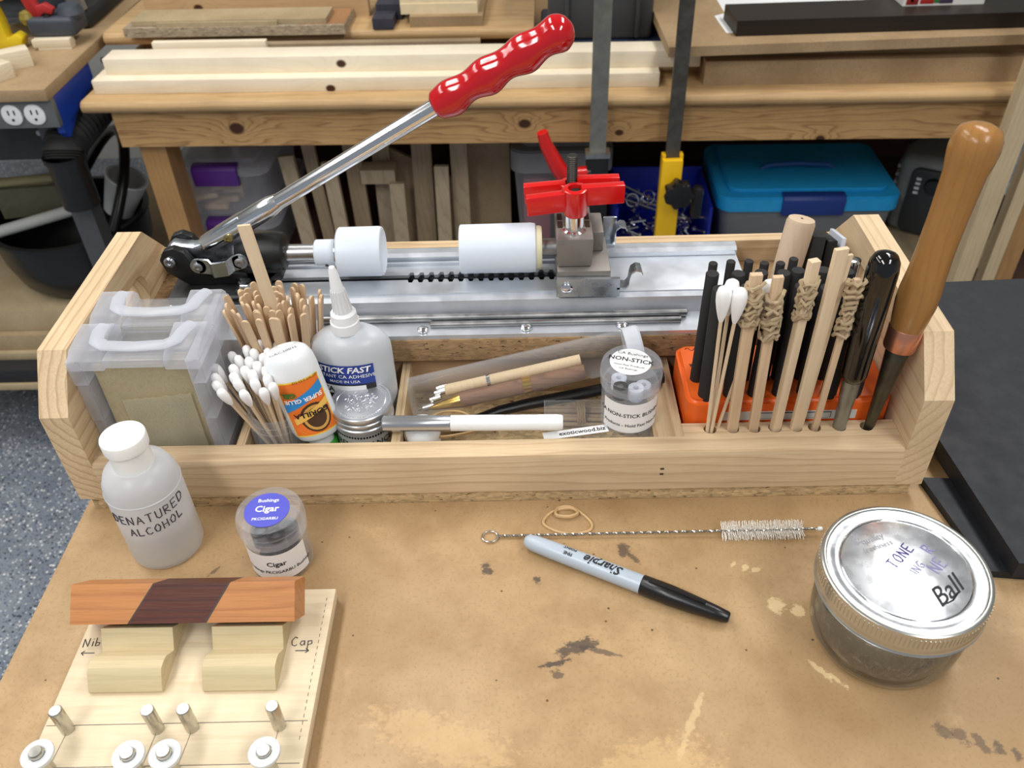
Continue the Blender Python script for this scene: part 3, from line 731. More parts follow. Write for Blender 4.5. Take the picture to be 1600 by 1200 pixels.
gw, gd = .0172, .0135
obj('body', Lt([(.55, .0225), (.86, .0250), (.98, .0300), (1, .036), (1, GH-.014), (.96, GH-.007), (.85, GH-.002), (.7, GH), (0, GH+.0005)], 40, (0, 0, 0), GM, sx=gw, sy=gd), m_glueb, t)
def gpt(a, z, off): return GM@Vector(((gw+off)*math.sin(a), -(gd+off)*math.cos(a), z))
def gpatch(poly, off, n=1):  # polygon in (angle,z)
    bm = bmesh.new(); A = [bm.verts.new((p[0], p[1]/.016, 0)) for p in poly]; bm.faces.new(A)
    bmesh.ops.subdivide_edges(bm, edges=bm.edges[:], cuts=3, use_grid_fill=True); bmesh.ops.triangulate(bm, faces=bm.faces[:])
    xs = [v.co.x for v in bm.verts]
    q = min(xs)+.12
    while q < max(xs):
        bmesh.ops.bisect_plane(bm, geom=bm.verts[:]+bm.edges[:]+bm.faces[:], plane_co=(q, 0, 0), plane_no=(1, 0, 0)); q += .12
    for v in bm.verts: v.co = gpt(v.co.x, v.co.y*.016, off)
    return bm
z0, z1 = .0305, GH-.0175
glab = obj('label', gpatch([(-.75, z0), (1.15, z0), (1.15, z1), (-.75, z1)], .0002), m_yel, t)
obj('label_field', gpatch([(-.69, z0+.001), (1.09, z0+.001), (1.09, z1-.001), (-.69, z1-.001)], .0004), m_orange, glab)
obj('blue_band', gpatch([(-.69, z0+.020), (1.09, z0+.032), (1.09, z0+.039), (-.69, z0+.027)], .0006), m_lblue, glab)
obj('brown_disc', gpatch([(.40+.62*math.cos(q*PI/10), z0+.0135+.0115*math.sin(q*PI/10)) for q in range(20)], .0006), m_brown, glab)
obj('label_ring', gpatch([(.40+.52*math.cos(q*PI/10), z0+.0135+.0098*math.sin(q*PI/10)) for q in range(20)], .0008), plain('label_tan', (214, 164, 84), .5), glab)
obj('disc_core', gpatch([(.40+.40*math.cos(q*PI/10), z0+.0135+.0076*math.sin(q*PI/10)) for q in range(20)], .0010), m_brown, glab)
obj('name_band', gpatch([(-.45, z0+.0105), (1.05, z0+.0205), (1.05, z0+.0255), (-.45, z0+.0155)], .0012), plain('label_gold', (238, 190, 90), .5), glab)
def gtxt(s, size, a, z, rot, mat, bold, off=.0014):
    o = txt(s, size, mat, glab, Matrix.Rotation(rot, 4, 'Z'), bold); wi = wm(glab).inverted()
    for v in o.data.vertices:
        p = wm(glab)@v.co; v.co = wi@gpt(a-p.x/(gw*.9), z-p.y, off)
gtxt('GORILLA', .0052, .30, z0+.0180, .0, m_ink, .03, .0016)
gtxt('SUPER GLUE', .0042, .20, z0+.0295, .0, m_whiteink, .03)
gtxt('GEL', .0050, -.30, z0+.0345, .0, m_lgreen, .05)
gtxt('NET WT 0.53 OZ', .0022, .55, z0+.0435, .0, m_ink, 0)
txt('GAC2001L', .0042, m_ink, t, GM@Matrix.Translation((0, -.004, GH+.0010))@Matrix.Rotation(.35, 4, 'Z')@Matrix.Rotation(.0, 4, 'X'), .0)

# ------------------------------------------------------------------ wax tin
m_tin = plain('tin_metal', (196, 198, 202), .36, .75, var=.06); m_tinl = plain('tin_label', (206, 208, 206), .4, .3)
g = G('tin_lid'); n = g.noise(g.co(), 420, 2); g.b.inputs['Base Color'].default_value = L((190, 194, 200)); g.b.inputs['Metallic'].default_value = .9; g.b.inputs['Roughness'].default_value = .3
cx, cy = -.1145, .4475
t = thing('wax_tin', 'round silver tin with embossed screw lid and black printed label', 'tin', (cx, cy, ZB))
obj('body', Lt([(.0195, 0), (.0202, .001), (.0202, .0335)], 48, (cx, cy, ZB)), m_tinl, t)
lid = obj('lid', Lt([(.0208, .0462), (.0214, .0468), (.0214, .0498), (.0206, .0505), (.0212, .0515), (.0212, .0545), (.0206, .0552), (.0212, .0560), (.0214, .0600), (.0207, .0608), (.0195, .0606), (.0193, .0600), (0, .0600)], 56, (cx, cy, 0)), m_tin, t)
bm = bmesh.new()
for i in range(90):
    a, r_ = rnd.uniform(0, 2*PI), .011*math.sqrt(rnd.random()); tube(bm, [(cx+r_*math.cos(a), cy+r_*math.sin(a), .0601), (cx+r_*math.cos(a)+rnd.uniform(-.002, .002), cy+r_*math.sin(a)+rnd.uniform(-.002, .002), .0602)], .0004, 5)
for i in range(64):
    a = 2*PI*i/64; tube(bm, [(cx+.0165*math.cos(a), cy+.0165*math.sin(a), .0600), (cx+.0172*math.cos(a+.03), cy+.0172*math.sin(a+.03), .0601)], .00035, 4)
obj('embossing', bm, plain('embossed_white', (226, 228, 232), .25, .6), lid)
txt('RENAISSANCE', .0068, m_ink, t, Matrix.Translation((cx, cy, .0365))@Matrix.Rotation(.12, 4, 'Z'), .012, R=.0204)
txt('Wax Polish', .0055, m_ink, t, Matrix.Translation((cx, cy, .0285))@Matrix.Rotation(.12, 4, 'Z'), .01, R=.0204)
bm = bmesh.new()
for i in range(26):
    a = -1.3+i*.1
    q = patch(.0204, a, a+.065, .0428, .0446, 2); join(bm, q, Matrix.Translation((cx, cy, 0)))
obj('label_border', bm, m_ink, t)
obj('label_side', patch(.0204, -1.6, -1.05, .016, .040), plain('tin_green', (70, 110, 74), .5), t, pre=Matrix.Translation((cx, cy, 0)))

# ------------------------------------------------------------------ middle compartment
m_wblank = wood('walnut_blank', (150, 104, 76), (96, 62, 46), 'x', (.0, .01), .004, .3, .4, .5)
wb = thing('white_dropper', 'small white plastic bottle with rounded dome in the middle compartment', 'bottle', (-.0740, .4400, .0135))
obj('body', Lt([(.0115, 0), (.0125, .001), (.0125, .022), (.0120, .0225)], 28, (-.0740, .4400, .0135)), m_white, wb)
obj('dome', Lt([(.0130, .0225), (.0130, .025), (.0115, .0295), (.0075, .0325), (.003, .0335), (0, .0337)], 28, (-.0740, .4400, .0135)), m_white, wb)
# silver and white paint marker lying across
a, b = Vector((-.0985, .4300, .0545)), Vector((.0285, .4290, .0535)); d = (b-a).normalized()
t = thing('paint_marker', 'silver and white paint marker lying across the middle compartment', 'marker', (a+b)/2-Vector((0, 0, .0055)))
obj('cap', Lt([(.0045, 0), (.0055, .001), (.0056, .046), (.0052, .0465)], 28, a, AX(d)), plain('silver_paint', (190, 192, 196), .22, .8), t)
mk = obj('barrel', Lt([(.0053, .0465), (.0055, .047), (.0055, .118), (.0050, .1215), (.0046, .122)], 28, a, AX(d)), m_white, t)
for s_, z_, an in (('Punta Media 1.0, Plata', .0027, -.75), ('Punta Moyenne 1.0, Argent', .0027, -1.30)):
    o = txt(s_, z_, plain('grey_ink', (96, 98, 104), .6), mk, Matrix.Identity(4)); wi = wm(mk).inverted()
    for v in o.data.vertices:
        p = wm(mk)@v.co; th = -p.y/.0056; ang = -PI/2-an+p.y/.0056-.25
        q = a+d*(.093+p.x); v.co = wi@(q+Vector((0, .00562*math.cos(ang), .0056*math.sin(ang)*-1)))
# rubber band, black brush, packed pen kit in its clear tube
def bandloop(cx, cy, z, pts, r, flat=1.0):
    n = len(pts); out = []
    for i in range(n):
        p0, p1, p2, p3 = [pts[(i+k-1) % n] for k in range(4)]
        for s in range(6):
            q = s/6; f = lambda u: .5*((2*p1[u])+(-p0[u]+p2[u])*q+(2*p0[u]-5*p1[u]+4*p2[u]-p3[u])*q*q+(-p0[u]+3*p1[u]-3*p2[u]+p3[u])*q**3)
            out.append((cx+f(0), cy+f(1), z+f(2)))
    return Tb(out, r, 6, closed=True, flat=flat)
tag(obj('rubber_band', bandloop(-.052, .450, .036, [(-.022, 0, -.004), (-.012, .010, 0), (.006, .008, .002), (.018, -.006, 0), (.006, -.012, 0), (-.012, -.012, -.002)], .0008, 1.6), m_band), 'tan rubber band looped beside the black brush handle', 'rubber band')
t = thing('black_brush', 'black plastic brush handle lying diagonally across the middle compartment', 'brush', (0, .478, .0135))
pts = [(-.080, .462, .022), (-.062, .460, .023), (-.045, .461, .024), (-.034, .464, .027), (-.020, .467, .031), (.0, .469, .035), (.03, .4710, .0400), (.07, .4750, .0465)]
obj('handle', Tb(pts, [.0028, .0042, .0046, .0042, .0042, .0046, .0050, .0046], 14, flat=.8), m_black, t)
obj('head', Tb([(.070, .4750, .0465), (.085, .4770, .0508), (.0975, .4785, .0512)], [.0052, .0056, .0056], 12), m_black, t)
obj('grip_ridges', Tb([(.020, .4660, .0420), (.03, .4665, .0430), (.04, .4680, .0440)], .0012, 6), m_blackmatt, t)
ta, tb = Vector((-.0830, .4680, .0440)), Vector((.0730, .4845, .0715)); td = (tb-ta).normalized(); TM = Matrix.Translation(ta)@AX(td); TL = (tb-ta).length
t = thing('pen_tube', 'clear plastic tube with white end cap, lying slanted in the tray', 'tube', (0, .475, .03))
obj('wall', Lt([(.0150, 0), (.0150, TL), (.0145, TL), (.0145, .0006), (.0, .0006), (0, 0)], 40, (0, 0, 0), TM), clear('tube_plastic', (251, 251, 250), .015, .05, edge=.2), t)
obj('end_cap', Lt([(.0154, TL-.003), (.0158, TL-.002), (.0158, TL+.007), (.0145, TL+.0085), (0, TL+.0085)], 40, (0, 0, 0), TM), clear('milky_cap', (246, 248, 250), .6, .3, (232, 238, 246), .3), t)
def intube(name, label, cat, p, q, r, mat, segs=16, prof=None, group=None):
    p, q = TM@Vector(p), TM@Vector(q)
    return tag(obj(name, Cy(p, q, r, segs) if prof is None else Lt(prof, segs, p, AX(q-p)), mat), label, cat, group)
sd = Matrix.Identity(4)
# local tube axes: find the tube's "down" direction
dn = (TM.to_3x3().inverted()@Vector((0, .25, -1))).normalized(); dn.z = 0; dn.normalize(); lf = Vector((-dn.y, dn.x, 0))
if (TM.to_3x3()@lf).y > 0: lf = -lf      # towards the camera side
def TP(dv, lv, z): return dn*dv+lf*lv+Vector((0, 0, z))
intube('pale_dowel', 'pale wooden pen blank inside the clear tube', 'pen blank', TP(.006, -.0045, .024), TP(.006, -.0045, .124), .0042, m_pale, 16)
intube('walnut_tube', 'brown wooden pen barrel inside the clear tube', 'pen blank', TP(.0075, .0060, .034), TP(.0070, .0060, .125), .0055, m_wblank, 20)
m_brass = plain('brass', (206, 168, 84), .22, 1)
intube('brass_nib', 'tapered brass pen tip inside the clear tube', 'pen part', TP(.0090, .0062, .010), TP(.0078, .0060, .034), .0020, m_brass, 16, [(.0008, 0), (.0022, .004), (.0050, .023), (.0050, .025)])
intube('brass_band', 'square brass centre band inside the clear tube', 'pen part', TP(.0072, .0060, .0800), TP(.0072, .0060, .0860), .0059, m_brass, 20)
intube('brass_clip', 'slim brass pen clip inside the clear tube', 'pen part', TP(.0090, .0105, .094), TP(.0085, .0105, .128), .0011, m_brass, 8)
intube('chrome_fitting', 'small chrome fitting beside the pale pen blank in the tube', 'pen part', TP(.0060, -.0045, .0550), TP(.0060, -.0045, .0575), .0046, m_chrome, 20)
for i, (dv, lv, z) in enumerate(((.008, -.005, .016), (.009, -.001, .012), (.007, -.008, .018), (.010, .004, .006))):
    intube('chrome_fitting', 'small chrome pen fitting at the closed end of the clear tube', 'pen part', TP(dv, lv, z), TP(dv-.001, lv, z+.008), .0024, m_chrome, 12, group='chrome pen fittings')
# bundle of sticks below the brush
for i in range(5):
    tag(obj('wooden_skewer', Cy((-.030+.004*i, .470+.0042*i, .0160+.001*(i % 2)), (.078, .4640+.0045*i, .0168+.001*(i % 2)), .0016, 8), m_stick), 'thin wooden skewer in the bundle under the black brush', 'skewer', 'bundle of skewers')
tag(obj('binding_band', Tb(coil((.036, .4755, .0175), (1, -.02, 0), .0098, 4, .0016, 16, .05), .0008, 6), m_band), 'tan rubber band wound around the bundle of skewers', 'rubber band')
# clear parts box with paper slip, non-stick bushing jar on it
t = thing('parts_box', 'low clear plastic box beneath the non-stick bushing jar', 'box', (.046, .442, .0135))
bm = B(.012, .0835, .4225, .4630, .0135, .0432); obj('shell', bm, m_clear2, t)
obj('rim', Tb([(.012, .4225, .0432), (.0835, .4225, .0432), (.0835, .463, .0432), (.012, .463, .0432)], .0007, 5, closed=True), m_clear, t)
sl = obj('paper_slip', prism(bmesh.new(), [(.011, .4215), (.055, .4290), (.0538, .4360), (.0096, .4285)], 'z', .0441, .0444), m_paper)
tag(sl, 'white printed paper slip lying on the clear box', 'paper slip')
txt('exoticwood.biz', .0052, m_ink, sl, Matrix.Translation((.0368, .4295, .0446))@Matrix.Rotation(.168, 4, 'Z'), .015)
def bush_jar(name, label, cx, cy, z, r, h, top_mat, top_ink, tops, sides, rz, lw=(-1.15, 1.15), inner=None):
    t = thing(name, label, 'jar', (cx, cy, z)); c = (cx, cy, z)
    obj('jar', Lt([(r*.84, 0), (r*.92, .0015), (r*.92, h-.017), (r*.86, h-.016), (r*.86, h-.014), (r*.82, h-.014), (r*.82, .003), (0, .003)], 48, c), m_clear, t)
    cap = obj('lid', Lt([(r*.96, h-.016), (r*.985, h-.0155), (r*.985, h-.011), (r, h-.0105), (r, h-.007), (r*.985, h-.0065), (r*.985, h-.003), (r*.96, h-.0008), (r*.92, h), (0, h)], 56, c), clear('lid_clear', (249, 249, 251), .05, .05, edge=.3), t)
    obj('lid_ridges', Lt([(r*1.005, h-.0062), (r*1.012, h-.0056), (r*1.005, h-.0050)], 56, c, closed=True), m_clear, cap)
    st = obj('top_sticker', Lt([(r*.66, h+.0002), (r*.66, h+.0005), (0, h+.0005)], 48, (cx-.001, cy, z)), top_mat, cap)
    for s, sz, dy, bd in tops: txt(s, sz, top_ink, st, Matrix.Translation((cx-.001, cy, z+h+.0007))@Matrix.Rotation(rz, 4, 'Z')@Matrix.Translation((0, dy, 0)), bd)
    RM = Matrix.Translation((cx, cy, z))
    lb = obj('side_label', patch(r*.925, lw[0], lw[1], .004, h*.58, 24), m_paper, t, pre=RM)
    for s, sz, zz, an, bd in sides: txt(s, sz, m_ink, lb, RM@Matrix.Translation((0, 0, zz))@Matrix.Rotation(an, 4, 'Z'), bd, R=r*.935)
    return t
bush_jar('bushing_jar', 'clear screw-top jar labelled non-stick bushings, standing on the low clear box', .0690, .4425, .0434, .0205, .0500, m_paper, m_ink,
         (('CA Bushings', .0040, .0080, 0), ('NON-STICK', .0056, .0015, .02), ('Hold Fast Products', .0026, -.0045, 0), ('CA Bushings', .0024, -.0080, 0)),
         (('CA NON-STICK BUSHINGS', .0044, .0190, .06, .01), ('Products - Hold Fast Non-Stick', .0036, .0105, .12, .01)), -.30)
for i in range(5):
    a = 2*PI*i/5; tag(obj('nylon_bushing', Lt([(.0052, 0), (.0052, .009), (.002, .009), (.002, .0)], 20, (.0690+.0088*math.cos(a), .4425+.0088*math.sin(a), .0434+.0215+.0012*i), closed=True), m_nylon), 'white nylon bushing inside the non-stick bushing jar', 'bushing', 'bushings in the non-stick jar') if i % 2 == 0 else tag(obj('dark_bushing', Lt([(.0050, 0), (.0050, .009), (.002, .009), (.002, .0)], 20, (.0690+.0088*math.cos(a), .4425+.0088*math.sin(a), .0434+.0215+.0012*i), closed=True), m_darksteel), 'dark bushing among the white ones in the non-stick bushing jar', 'bushing', 'dark bushings in the non-stick jar')

# ------------------------------------------------------------------ orange holder with black rods
m_or = plain('orange_plastic', (240, 104, 30), .42, sss=.1, var=.05)
t = thing('rod_holder', 'orange plastic block holding upright rows of black rods', 'rod holder', (.176, .466, ZB))
bm = Pm(rrect(.1075, .2450, .4350, .4985, .008), 'z', ZB, .064); bmesh.ops.bevel(bm, geom=[e for e in bm.edges if all(abs(v.co.z-.064) < 1e-4 for v in e.verts)], offset=.003, segments=3, affect='EDGES')
hb_ = obj('block', bm, m_or, t)
st = obj('sticker', B(.131, .222, .4346, .4352, .047, .0545), plain('sticker_grey', (206, 208, 206), .5), hb_)
obj('sticker_frame', B(.153, .205, .4343, .4347, .0482, .0535), m_ink, st); obj('sticker_field', B(.1535, .2045, .4341, .4345, .0486, .0531), plain('sticker_inner', (196, 200, 198), .5), st)
bm = bmesh.new()
for i in range(14): tube(bm, [(.114+.0009*i, .492+.0016*math.sin(i*.9), .0641), (.1147+.0009*i, .492+.0016*math.sin(i*.9+.9), .0641)], .0003, 4)
for i in range(10): tube(bm, [(.1145+.0007*i, .474+.0015*(-1)**i, .0641), (.1152+.0007*i, .474-.0015*(-1)**i, .0641)], .0003, 4)
obj('moulded_mark', bm, m_brown, hb_)
ORD = ['first', 'second', 'third', 'fourth', 'fifth', 'sixth', 'seventh', 'eighth', 'ninth']
def rodrow(y, xs, r, zt_, label, group):
    p = None
    for i, x in enumerate(xs):
        if p is None: p = obj('black_rod', Lt([(r, 0), (r, zt_-.0605), (r-.0003, zt_-.060), (0, zt_-.060)], 20), m_blackmatt, local=True); o = p
        else: o = p.copy(); C.objects.link(o)
        tag(o, label % ORD[i], 'rod', group)
        o.location = (x, y, .060+rnd.uniform(-.0015, .0005)); o.rotation_euler = (rnd.uniform(-.012, .012), rnd.uniform(-.012, .012), 0)
rodrow(.4425, [.1204, .137, .1535, .170, .1865, .203, .2195], .0052, .1500, 'thick black rod, %s from the partition, in the holder row beside the drilled strip', 'thick black rods')
rodrow(.4590, [.1165, .1330, .149, .1625, .172, .1875, .2015, .2200], .0042, .1510, 'medium black rod, %s from the partition, in the orange holder middle row', 'medium black rods')
rodrow(.4760, [.1215, .132, .145, .155, .1650, .1730, .1875, .212], .0029, .1480, 'thin black rod, %s from the partition, in the holder row beside the press', 'thin black rods')
tag(obj('chrome_rod', Lt([(.0042, .070), (.0042, .150), (.003, .152), (0, .1525)], 20, (.2075, .4680, 0)), m_chrome), 'chrome-topped rod standing among the black rods beside the black handle', 'rod')

# ------------------------------------------------------------------ tools standing in the drilled strip
YS = .4272
def stick_tool(label, x, w, th, top, wrap, mat, dx=0, ang=0):
    t = thing('applicator_stick', label, 'stick', (x, YS, .020), group='sticks in the drilled strip')
    b = Vector((x, YS, .020)); tp = Vector((x+dx, YS, top)); d = tp-b; M = Matrix.Translation(b)@AX(d)@Matrix.Rotation(ang, 4, 'Z')
    obj('stick', B(-w/2, w/2, -th/2, th/2, 0, d.length, bev=.0004), mat, t, pre=M)
    for (f0, f1, R, n) in wrap:
        p0 = b+d*f0; ln = d.length*(f1-f0); pts = coil(p0, d, R, n, ln/n, 14, .16)
        obj('rubber_band', Tb(pts, .0013, 6), m_bandg, t)
        if len(wrap) == 1: obj('rubber_band', Tb(coil(p0+d.normalized()*.002, d, R*1.08, n*.7, ln/n*1.25, 14, .2, ph=1.3), .0013, 6), m_bandg, t)
    return t
stick_tool('brown-stained stick wrapped in rubber bands, next to the cotton swabs in the drilled strip', HX[1], .0072, .0040, .1700, [(.74, .96, .0048, 5)], m_stick, -.0030)
stick_tool('wooden stick with a thick knot of rubber bands, second from the swabs', HX[2], .0064, .0036, .1680, [(.68, .92, .0050, 5)], m_stick, -.0045)
stick_tool('pale square stick with a short rubber band wrap in the drilled strip', HX[3], .0062, .0048, .1785, [(.72, .92, .0045, 4)], m_pale, .0005, .3)
stick_tool('wide bare flat stick standing in the drilled strip', HX[4], .0085, .0032, .1860, [], m_pale, .0005, .25)
o = stick_tool('narrow bare stick standing just behind the wide bare flat stick', HX[4]+.0025, .0055, .0022, .1800, [], m_pale, .0040, .25); o.location.y += .0028
stick_tool('thin stick with three loose rubber band rings beside the black handle', HX[5], .0042, .0030, .1650, [(.90, 1.0, .0048, 3), (.82, .90, .0036, 3), (.70, .81, .0040, 3)], m_stick, .0015)
LS = .135
lproto = None
for i, (bx_, dx, dy, tp) in enumerate(((-.0014, -.0052, -.0010, .1590), (.0006, .0008, .0065, .1640), (.0000, .0038, -.0030, .1570), (.0018, .0250, .0080, .1640))):
    b = Vector((HX[0]+bx_, YS+(-.001, .001, -.0012, .0012)[i], .022)); tpv = Vector((HX[0]+dx, YS+dy, tp))
    if lproto is None:
        s = thing('long_cotton_swab', 'long wooden cotton swab leaning in the first hole of the drilled strip', 'cotton swab', (0, 0, 0), group='long swabs in the drilled strip')
        obj('stick', Lt([(.0012, 0), (.0012, LS-.010)], 10), m_pale, s, local=True)
        obj('cotton_tip', Lt([(.0013, LS-.020), (.0022, LS-.017), (.0036, LS-.011), (.0046, LS-.005), (.0047, LS), (.0038, LS+.0035), (.0018, LS+.005), (0, LS+.0053)], 18), m_cotton, s, local=True)
        lproto = s; o = s
    else: o = dup(lproto, (0, 0, 0), (0, 0, 0))
    o.location = b; o.rotation_euler = lean(b, tpv)
# black-handled tool
b, tp = Vector((HX[6], YS, .022)), Vector((HX[6]-.0015, YS+.001, .1815)); d = (tp-b).normalized(); M = Matrix.Translation(b)@AX(d)
t = thing('black_handled_tool', 'tool with glossy black domed handle and grey steel shank in the drilled strip', 'hand tool', b)
obj('shank', Lt([(.0040, 0), (.0042, .022), (.0050, .048), (.0056, .052), (.0056, .068)], 24, (0, 0, 0), M), plain('dull_steel', (150, 154, 152), .38, .9, var=.15), t)
obj('handle', Lt([(.0058, .0655), (.0078, .068), (.0084, .072), (.0092, .130), (.0093, .148), (.0086, .154), (.0066, .1580), (.0035, .1598), (0, .1602)], 36, (0, 0, 0), M), plain('gloss_black', (8, 8, 9), .08, coat=.5), t)
# chisel with varnished handle
b, tp = Vector((HX[7], YS-.0012, .020)), Vector((.2470, .4445, .2460)); d = (tp-b); HLc = d.length; d.normalize(); M = Matrix.Translation(b)@AX(d)@Matrix.Rotation(.5, 4, 'Z')
t = thing('woodturning_chisel', 'tall chisel with varnished wooden handle and copper ferrule in the drilled strip', 'chisel', b)
obj('blade', Lt([(.0022, 0), (.0030, .02), (.0048, .055), (.0066, .078), (.0074, .0865), (.0060, .089), (.0050, .090)], 12, (0, 0, 0), M), plain('old_steel', (92, 88, 76), .45, .85, var=.25), t)
obj('ferrule', Lt([(.0075, .0885), (.0096, .0890), (.0100, .0905), (.0104, .1040), (.0098, .1050)], 36, (0, 0, 0), M), plain('copper', (224, 156, 126), .32, .9), t)
obj('handle', Lt([(.0100, .1045), (.0112, .112), (.0122, .122), (.0122, .130), (.0112, .142), (.0106, .158), (.0108, .180), (.0116, .205), (.0128, HLc-.016), (.0136, HLc-.009), (.0132, HLc-.003), (.0110, HLc+.002), (.006, HLc+.0045), (0, HLc+.005)], 40, (0, 0, 0), M), wood('varnished_beech', (176, 116, 48), (128, 78, 26), 'z', (.03, 0), .006, .2, .2, .2, fib=.5), t)
# dowel and black bars behind
b, tp = Vector((.1915, .5440, .0710)), Vector((.2005, .5540, .1330)); M = Matrix.Translation(b)@AX(tp-b); LD = (tp-b).length
t = thing('maple_dowel', 'pale maple dowel with a small centre hole, leaning behind the black rods', 'dowel', b)
obj('body', Lt([(.0095, 0), (.0100, .001), (.0104, LD-.003), (.0094, LD-.0003), (.008, LD), (0, LD)], 36, (0, 0, 0), M), wood('maple', (226, 196, 160), (204, 168, 130), 'z', (.02, 0), .006, .2, .5, .25), t)
obj('centre_hole', Lt([(.0009, LD+.0001), (.0009, LD+.0003), (0, LD+.0003)], 12, (0, 0, 0), M), m_hole, t)
for i, (x, y0_, w_, h_, mt, lb) in enumerate(((.2105, .540, .0100, .1180, m_blackmatt, 'black square bar leaning behind the maple dowel'), (.2225, .545, .0080, .1120, m_black, 'black bar leaning next to the tray end panel'), (.2320, .548, .0035, .1120, plain('pale_plate', (196, 202, 214), .4), 'thin pale plate leaning on the tray end panel hand slot'))):
    o = obj('bar', B(-w_/2, w_/2, -.0135, .0135, 0, h_-.071, bev=.0008), mt, local=True); o.location = (x, y0_+.012, .071); o.rotation_euler = (-.25, .10, 0)
    o.name = ['square_bar', 'square_bar', 'thin_plate'][i]; tag(o, lb, ['bar', 'bar', 'plate'][i])
# ------------------------------------------------------------------ things on the table
# alcohol bottle
cx, cy = -.2420, .3745
t = thing('alcohol_bottle', 'white translucent bottle hand-lettered denatured alcohol, standing before the tray', 'bottle', (cx, cy, 0))
c = (cx, cy, 0)
bb = obj('body', Lt([(.0205, 0), (.0222, .0012), (.0232, .004), (.0232, .0600), (.0225, .0665), (.0196, .0735), (.0140, .0768), (.0126, .0775)], 56, c), clear('alcohol_body', (248, 249, 250), .55, .3, (238, 241, 246), .3, .3), t)
obj('liquid', Lt([(.0195, .002), (.0218, .004), (.0218, .0300), (0, .0300)], 40, c), clear('alcohol', (240, 236, 228), .3, .1, (244, 240, 232), .1), t)
obj('seam', Lt([(.02325, .0598), (.0236, .0602), (.02325, .0606)], 56, c, closed=True), m_frost, bb)
obj('cap', Lt([(.0122, .0765), (.0118, .0905), (.0124, .0912), (.0134, .0920), (.0136, .0990), (.0132, .1003), (.0120, .1010), (0, .1008)], 48, c), plain('cap_white', (244, 244, 240), .4, sss=.2), t)
def cylmap(R, a0, z0, tilt=0):
    return lambda x, y: (cx+R*math.sin(a0+x/R), cy-R*math.cos(a0+x/R), z0+y+tilt*x)
m_pen = plain('marker_ink_grey', (66, 62, 70), .6)
hand('DENATURED', .0068, cylmap(.0234, .36, .0475, .10), m_pen, bb, .00042)
hand('ALCOHOL', .0062, cylmap(.0234, .46, .0375, .12), m_pen, bb, .00042)
# cigar bushing jar
bush_jar('cigar_jar', 'clear screw-top jar with blue round sticker reading Cigar on the lid', -.1620, .3600, 0, .0212, .0480, plain('sticker_blue', (70, 74, 190), .45), m_whiteink,
         (('Bushings', .0038, .0075, .01), ('Cigar', .0068, .0005, .02), ('PKCIGARBU', .0030, -.0075, .01)),
         (('Cigar', .0058, .0190, .16, .02), ('Bushings PKCIGARBU Bushings', .0036, .0115, .22, .012)), .05, (-1.2, 1.25))
for i in range(4):
    a = 2*PI*i/4+.4
    tag(obj('steel_bushing', Lt([(.0058, 0), (.0058, .012), (.0035, .012), (.0035, 0)], 24, (-.1620+.0088*math.cos(a), .3600+.0088*math.sin(a), .0185+.0015*i), closed=True), m_darksteel), 'dark steel bushing inside the cigar jar', 'bushing', 'bushings in the cigar jar')
for i in range(4):
    a = 2*PI*i/4+1.1
    tag(obj('steel_bushing', Lt([(.0065, 0), (.0065, .014), (.0035, .014), (.0035, 0)], 24, (-.1620+.0085*math.cos(a), .3600+.0085*math.sin(a), .0032), closed=True), m_darksteel), 'dark steel bushing inside the cigar jar', 'bushing', 'bushings in the cigar jar')

# assembly jig
m_jig = wood('jig_ply', (234, 212, 172), (208, 178, 132), 'x', (.02, -.18), .006, .35, .55, .35)
m_pop = wood('poplar_moulding', (214, 192, 142), (184, 160, 108), 'x', (.05, -.03), .006, .3, .55, .35)
jx0, jx1, jy0, jy1, jz = -.2660, -.1205, .150, .3270, .012
t = thing('assembly_jig', 'pale plywood jig board with moulded cradle blocks and upright steel pins', 'jig', (-.19, .24, 0))
ja = .02
JM = Matrix.Translation((-.19, .25, 0))@Matrix.Rotation(ja, 4, 'Z')@Matrix.Translation((.19, -.25, 0))
bm = B(jx0, jx1, jy0, jy1, .004, jz, bev=.0006); bd = obj('board', bm, m_jig, t)
bm = B(jx0+.0004, jx1-.0004, jy0+.0004, jy1-.0004, 0, .004); obj('ply_layer', bm, wood('ply_edge', (190, 156, 110), (150, 116, 76), 'y', (0, .1), .003), t)
prof = [(.2585, jz), (.2578, .0140), (.2590, .0160), (.2640, .0232), (.2662, .0248), (.2708, .0250), (.2745, .0236), (.2768, .0214), (.2800, .0186), (.2820, .0170), (.2825, .0174), (.2885, .0262), (.2897, .0283), (.3050, .0138), (.3050, jz)]
for a, b in ((-.2480, -.2065), (-.1838, -.1430)): obj('cradle_block', Pm(prof, 'x', a, b), m_pop, t, smooth=20)
m_pin = plain('pin_steel', (196, 194, 186), .25, .95, var=.1)
for x, y, h in ((-.2520, .2372, .0200), (-.2030, .2368, .0200), (-.1842, .2372, .0200), (-.1371, .2376, .0210), (-.2532, .2150, .0200), (-.2062, .2140, .0195), (-.1875, .2142, .0205), (-.1365, .2140, .0205)):
    p = obj('pin', Lt([(.0036, 0), (.0036, h-.0008), (.0030, h), (0, h)], 20, (x, y, jz)), m_pin, t)
for i, (x, y) in enumerate(((-.2532, .2150), (-.2062, .2140), (-.1875, .2142), (-.1365, .2140))):
    tag(obj('nylon_washer', Lt([(.0040, 0), (.0080, .0), (.0082, .001), (.0080, .0022), (.0040, .0022)], 32, (x, y, jz+(.0150, .0148, .0150, .0165)[i]), closed=True), clear('nylon_washer_white', (226, 230, 234), .7, .4, (228, 232, 234), .25) if i == 0 else bpy.data.materials['nylon_washer_white']),
        'white nylon washer threaded on a jig pin, %s from the dashed line' % ORD[3-i], 'washer', 'washers on the jig pins')
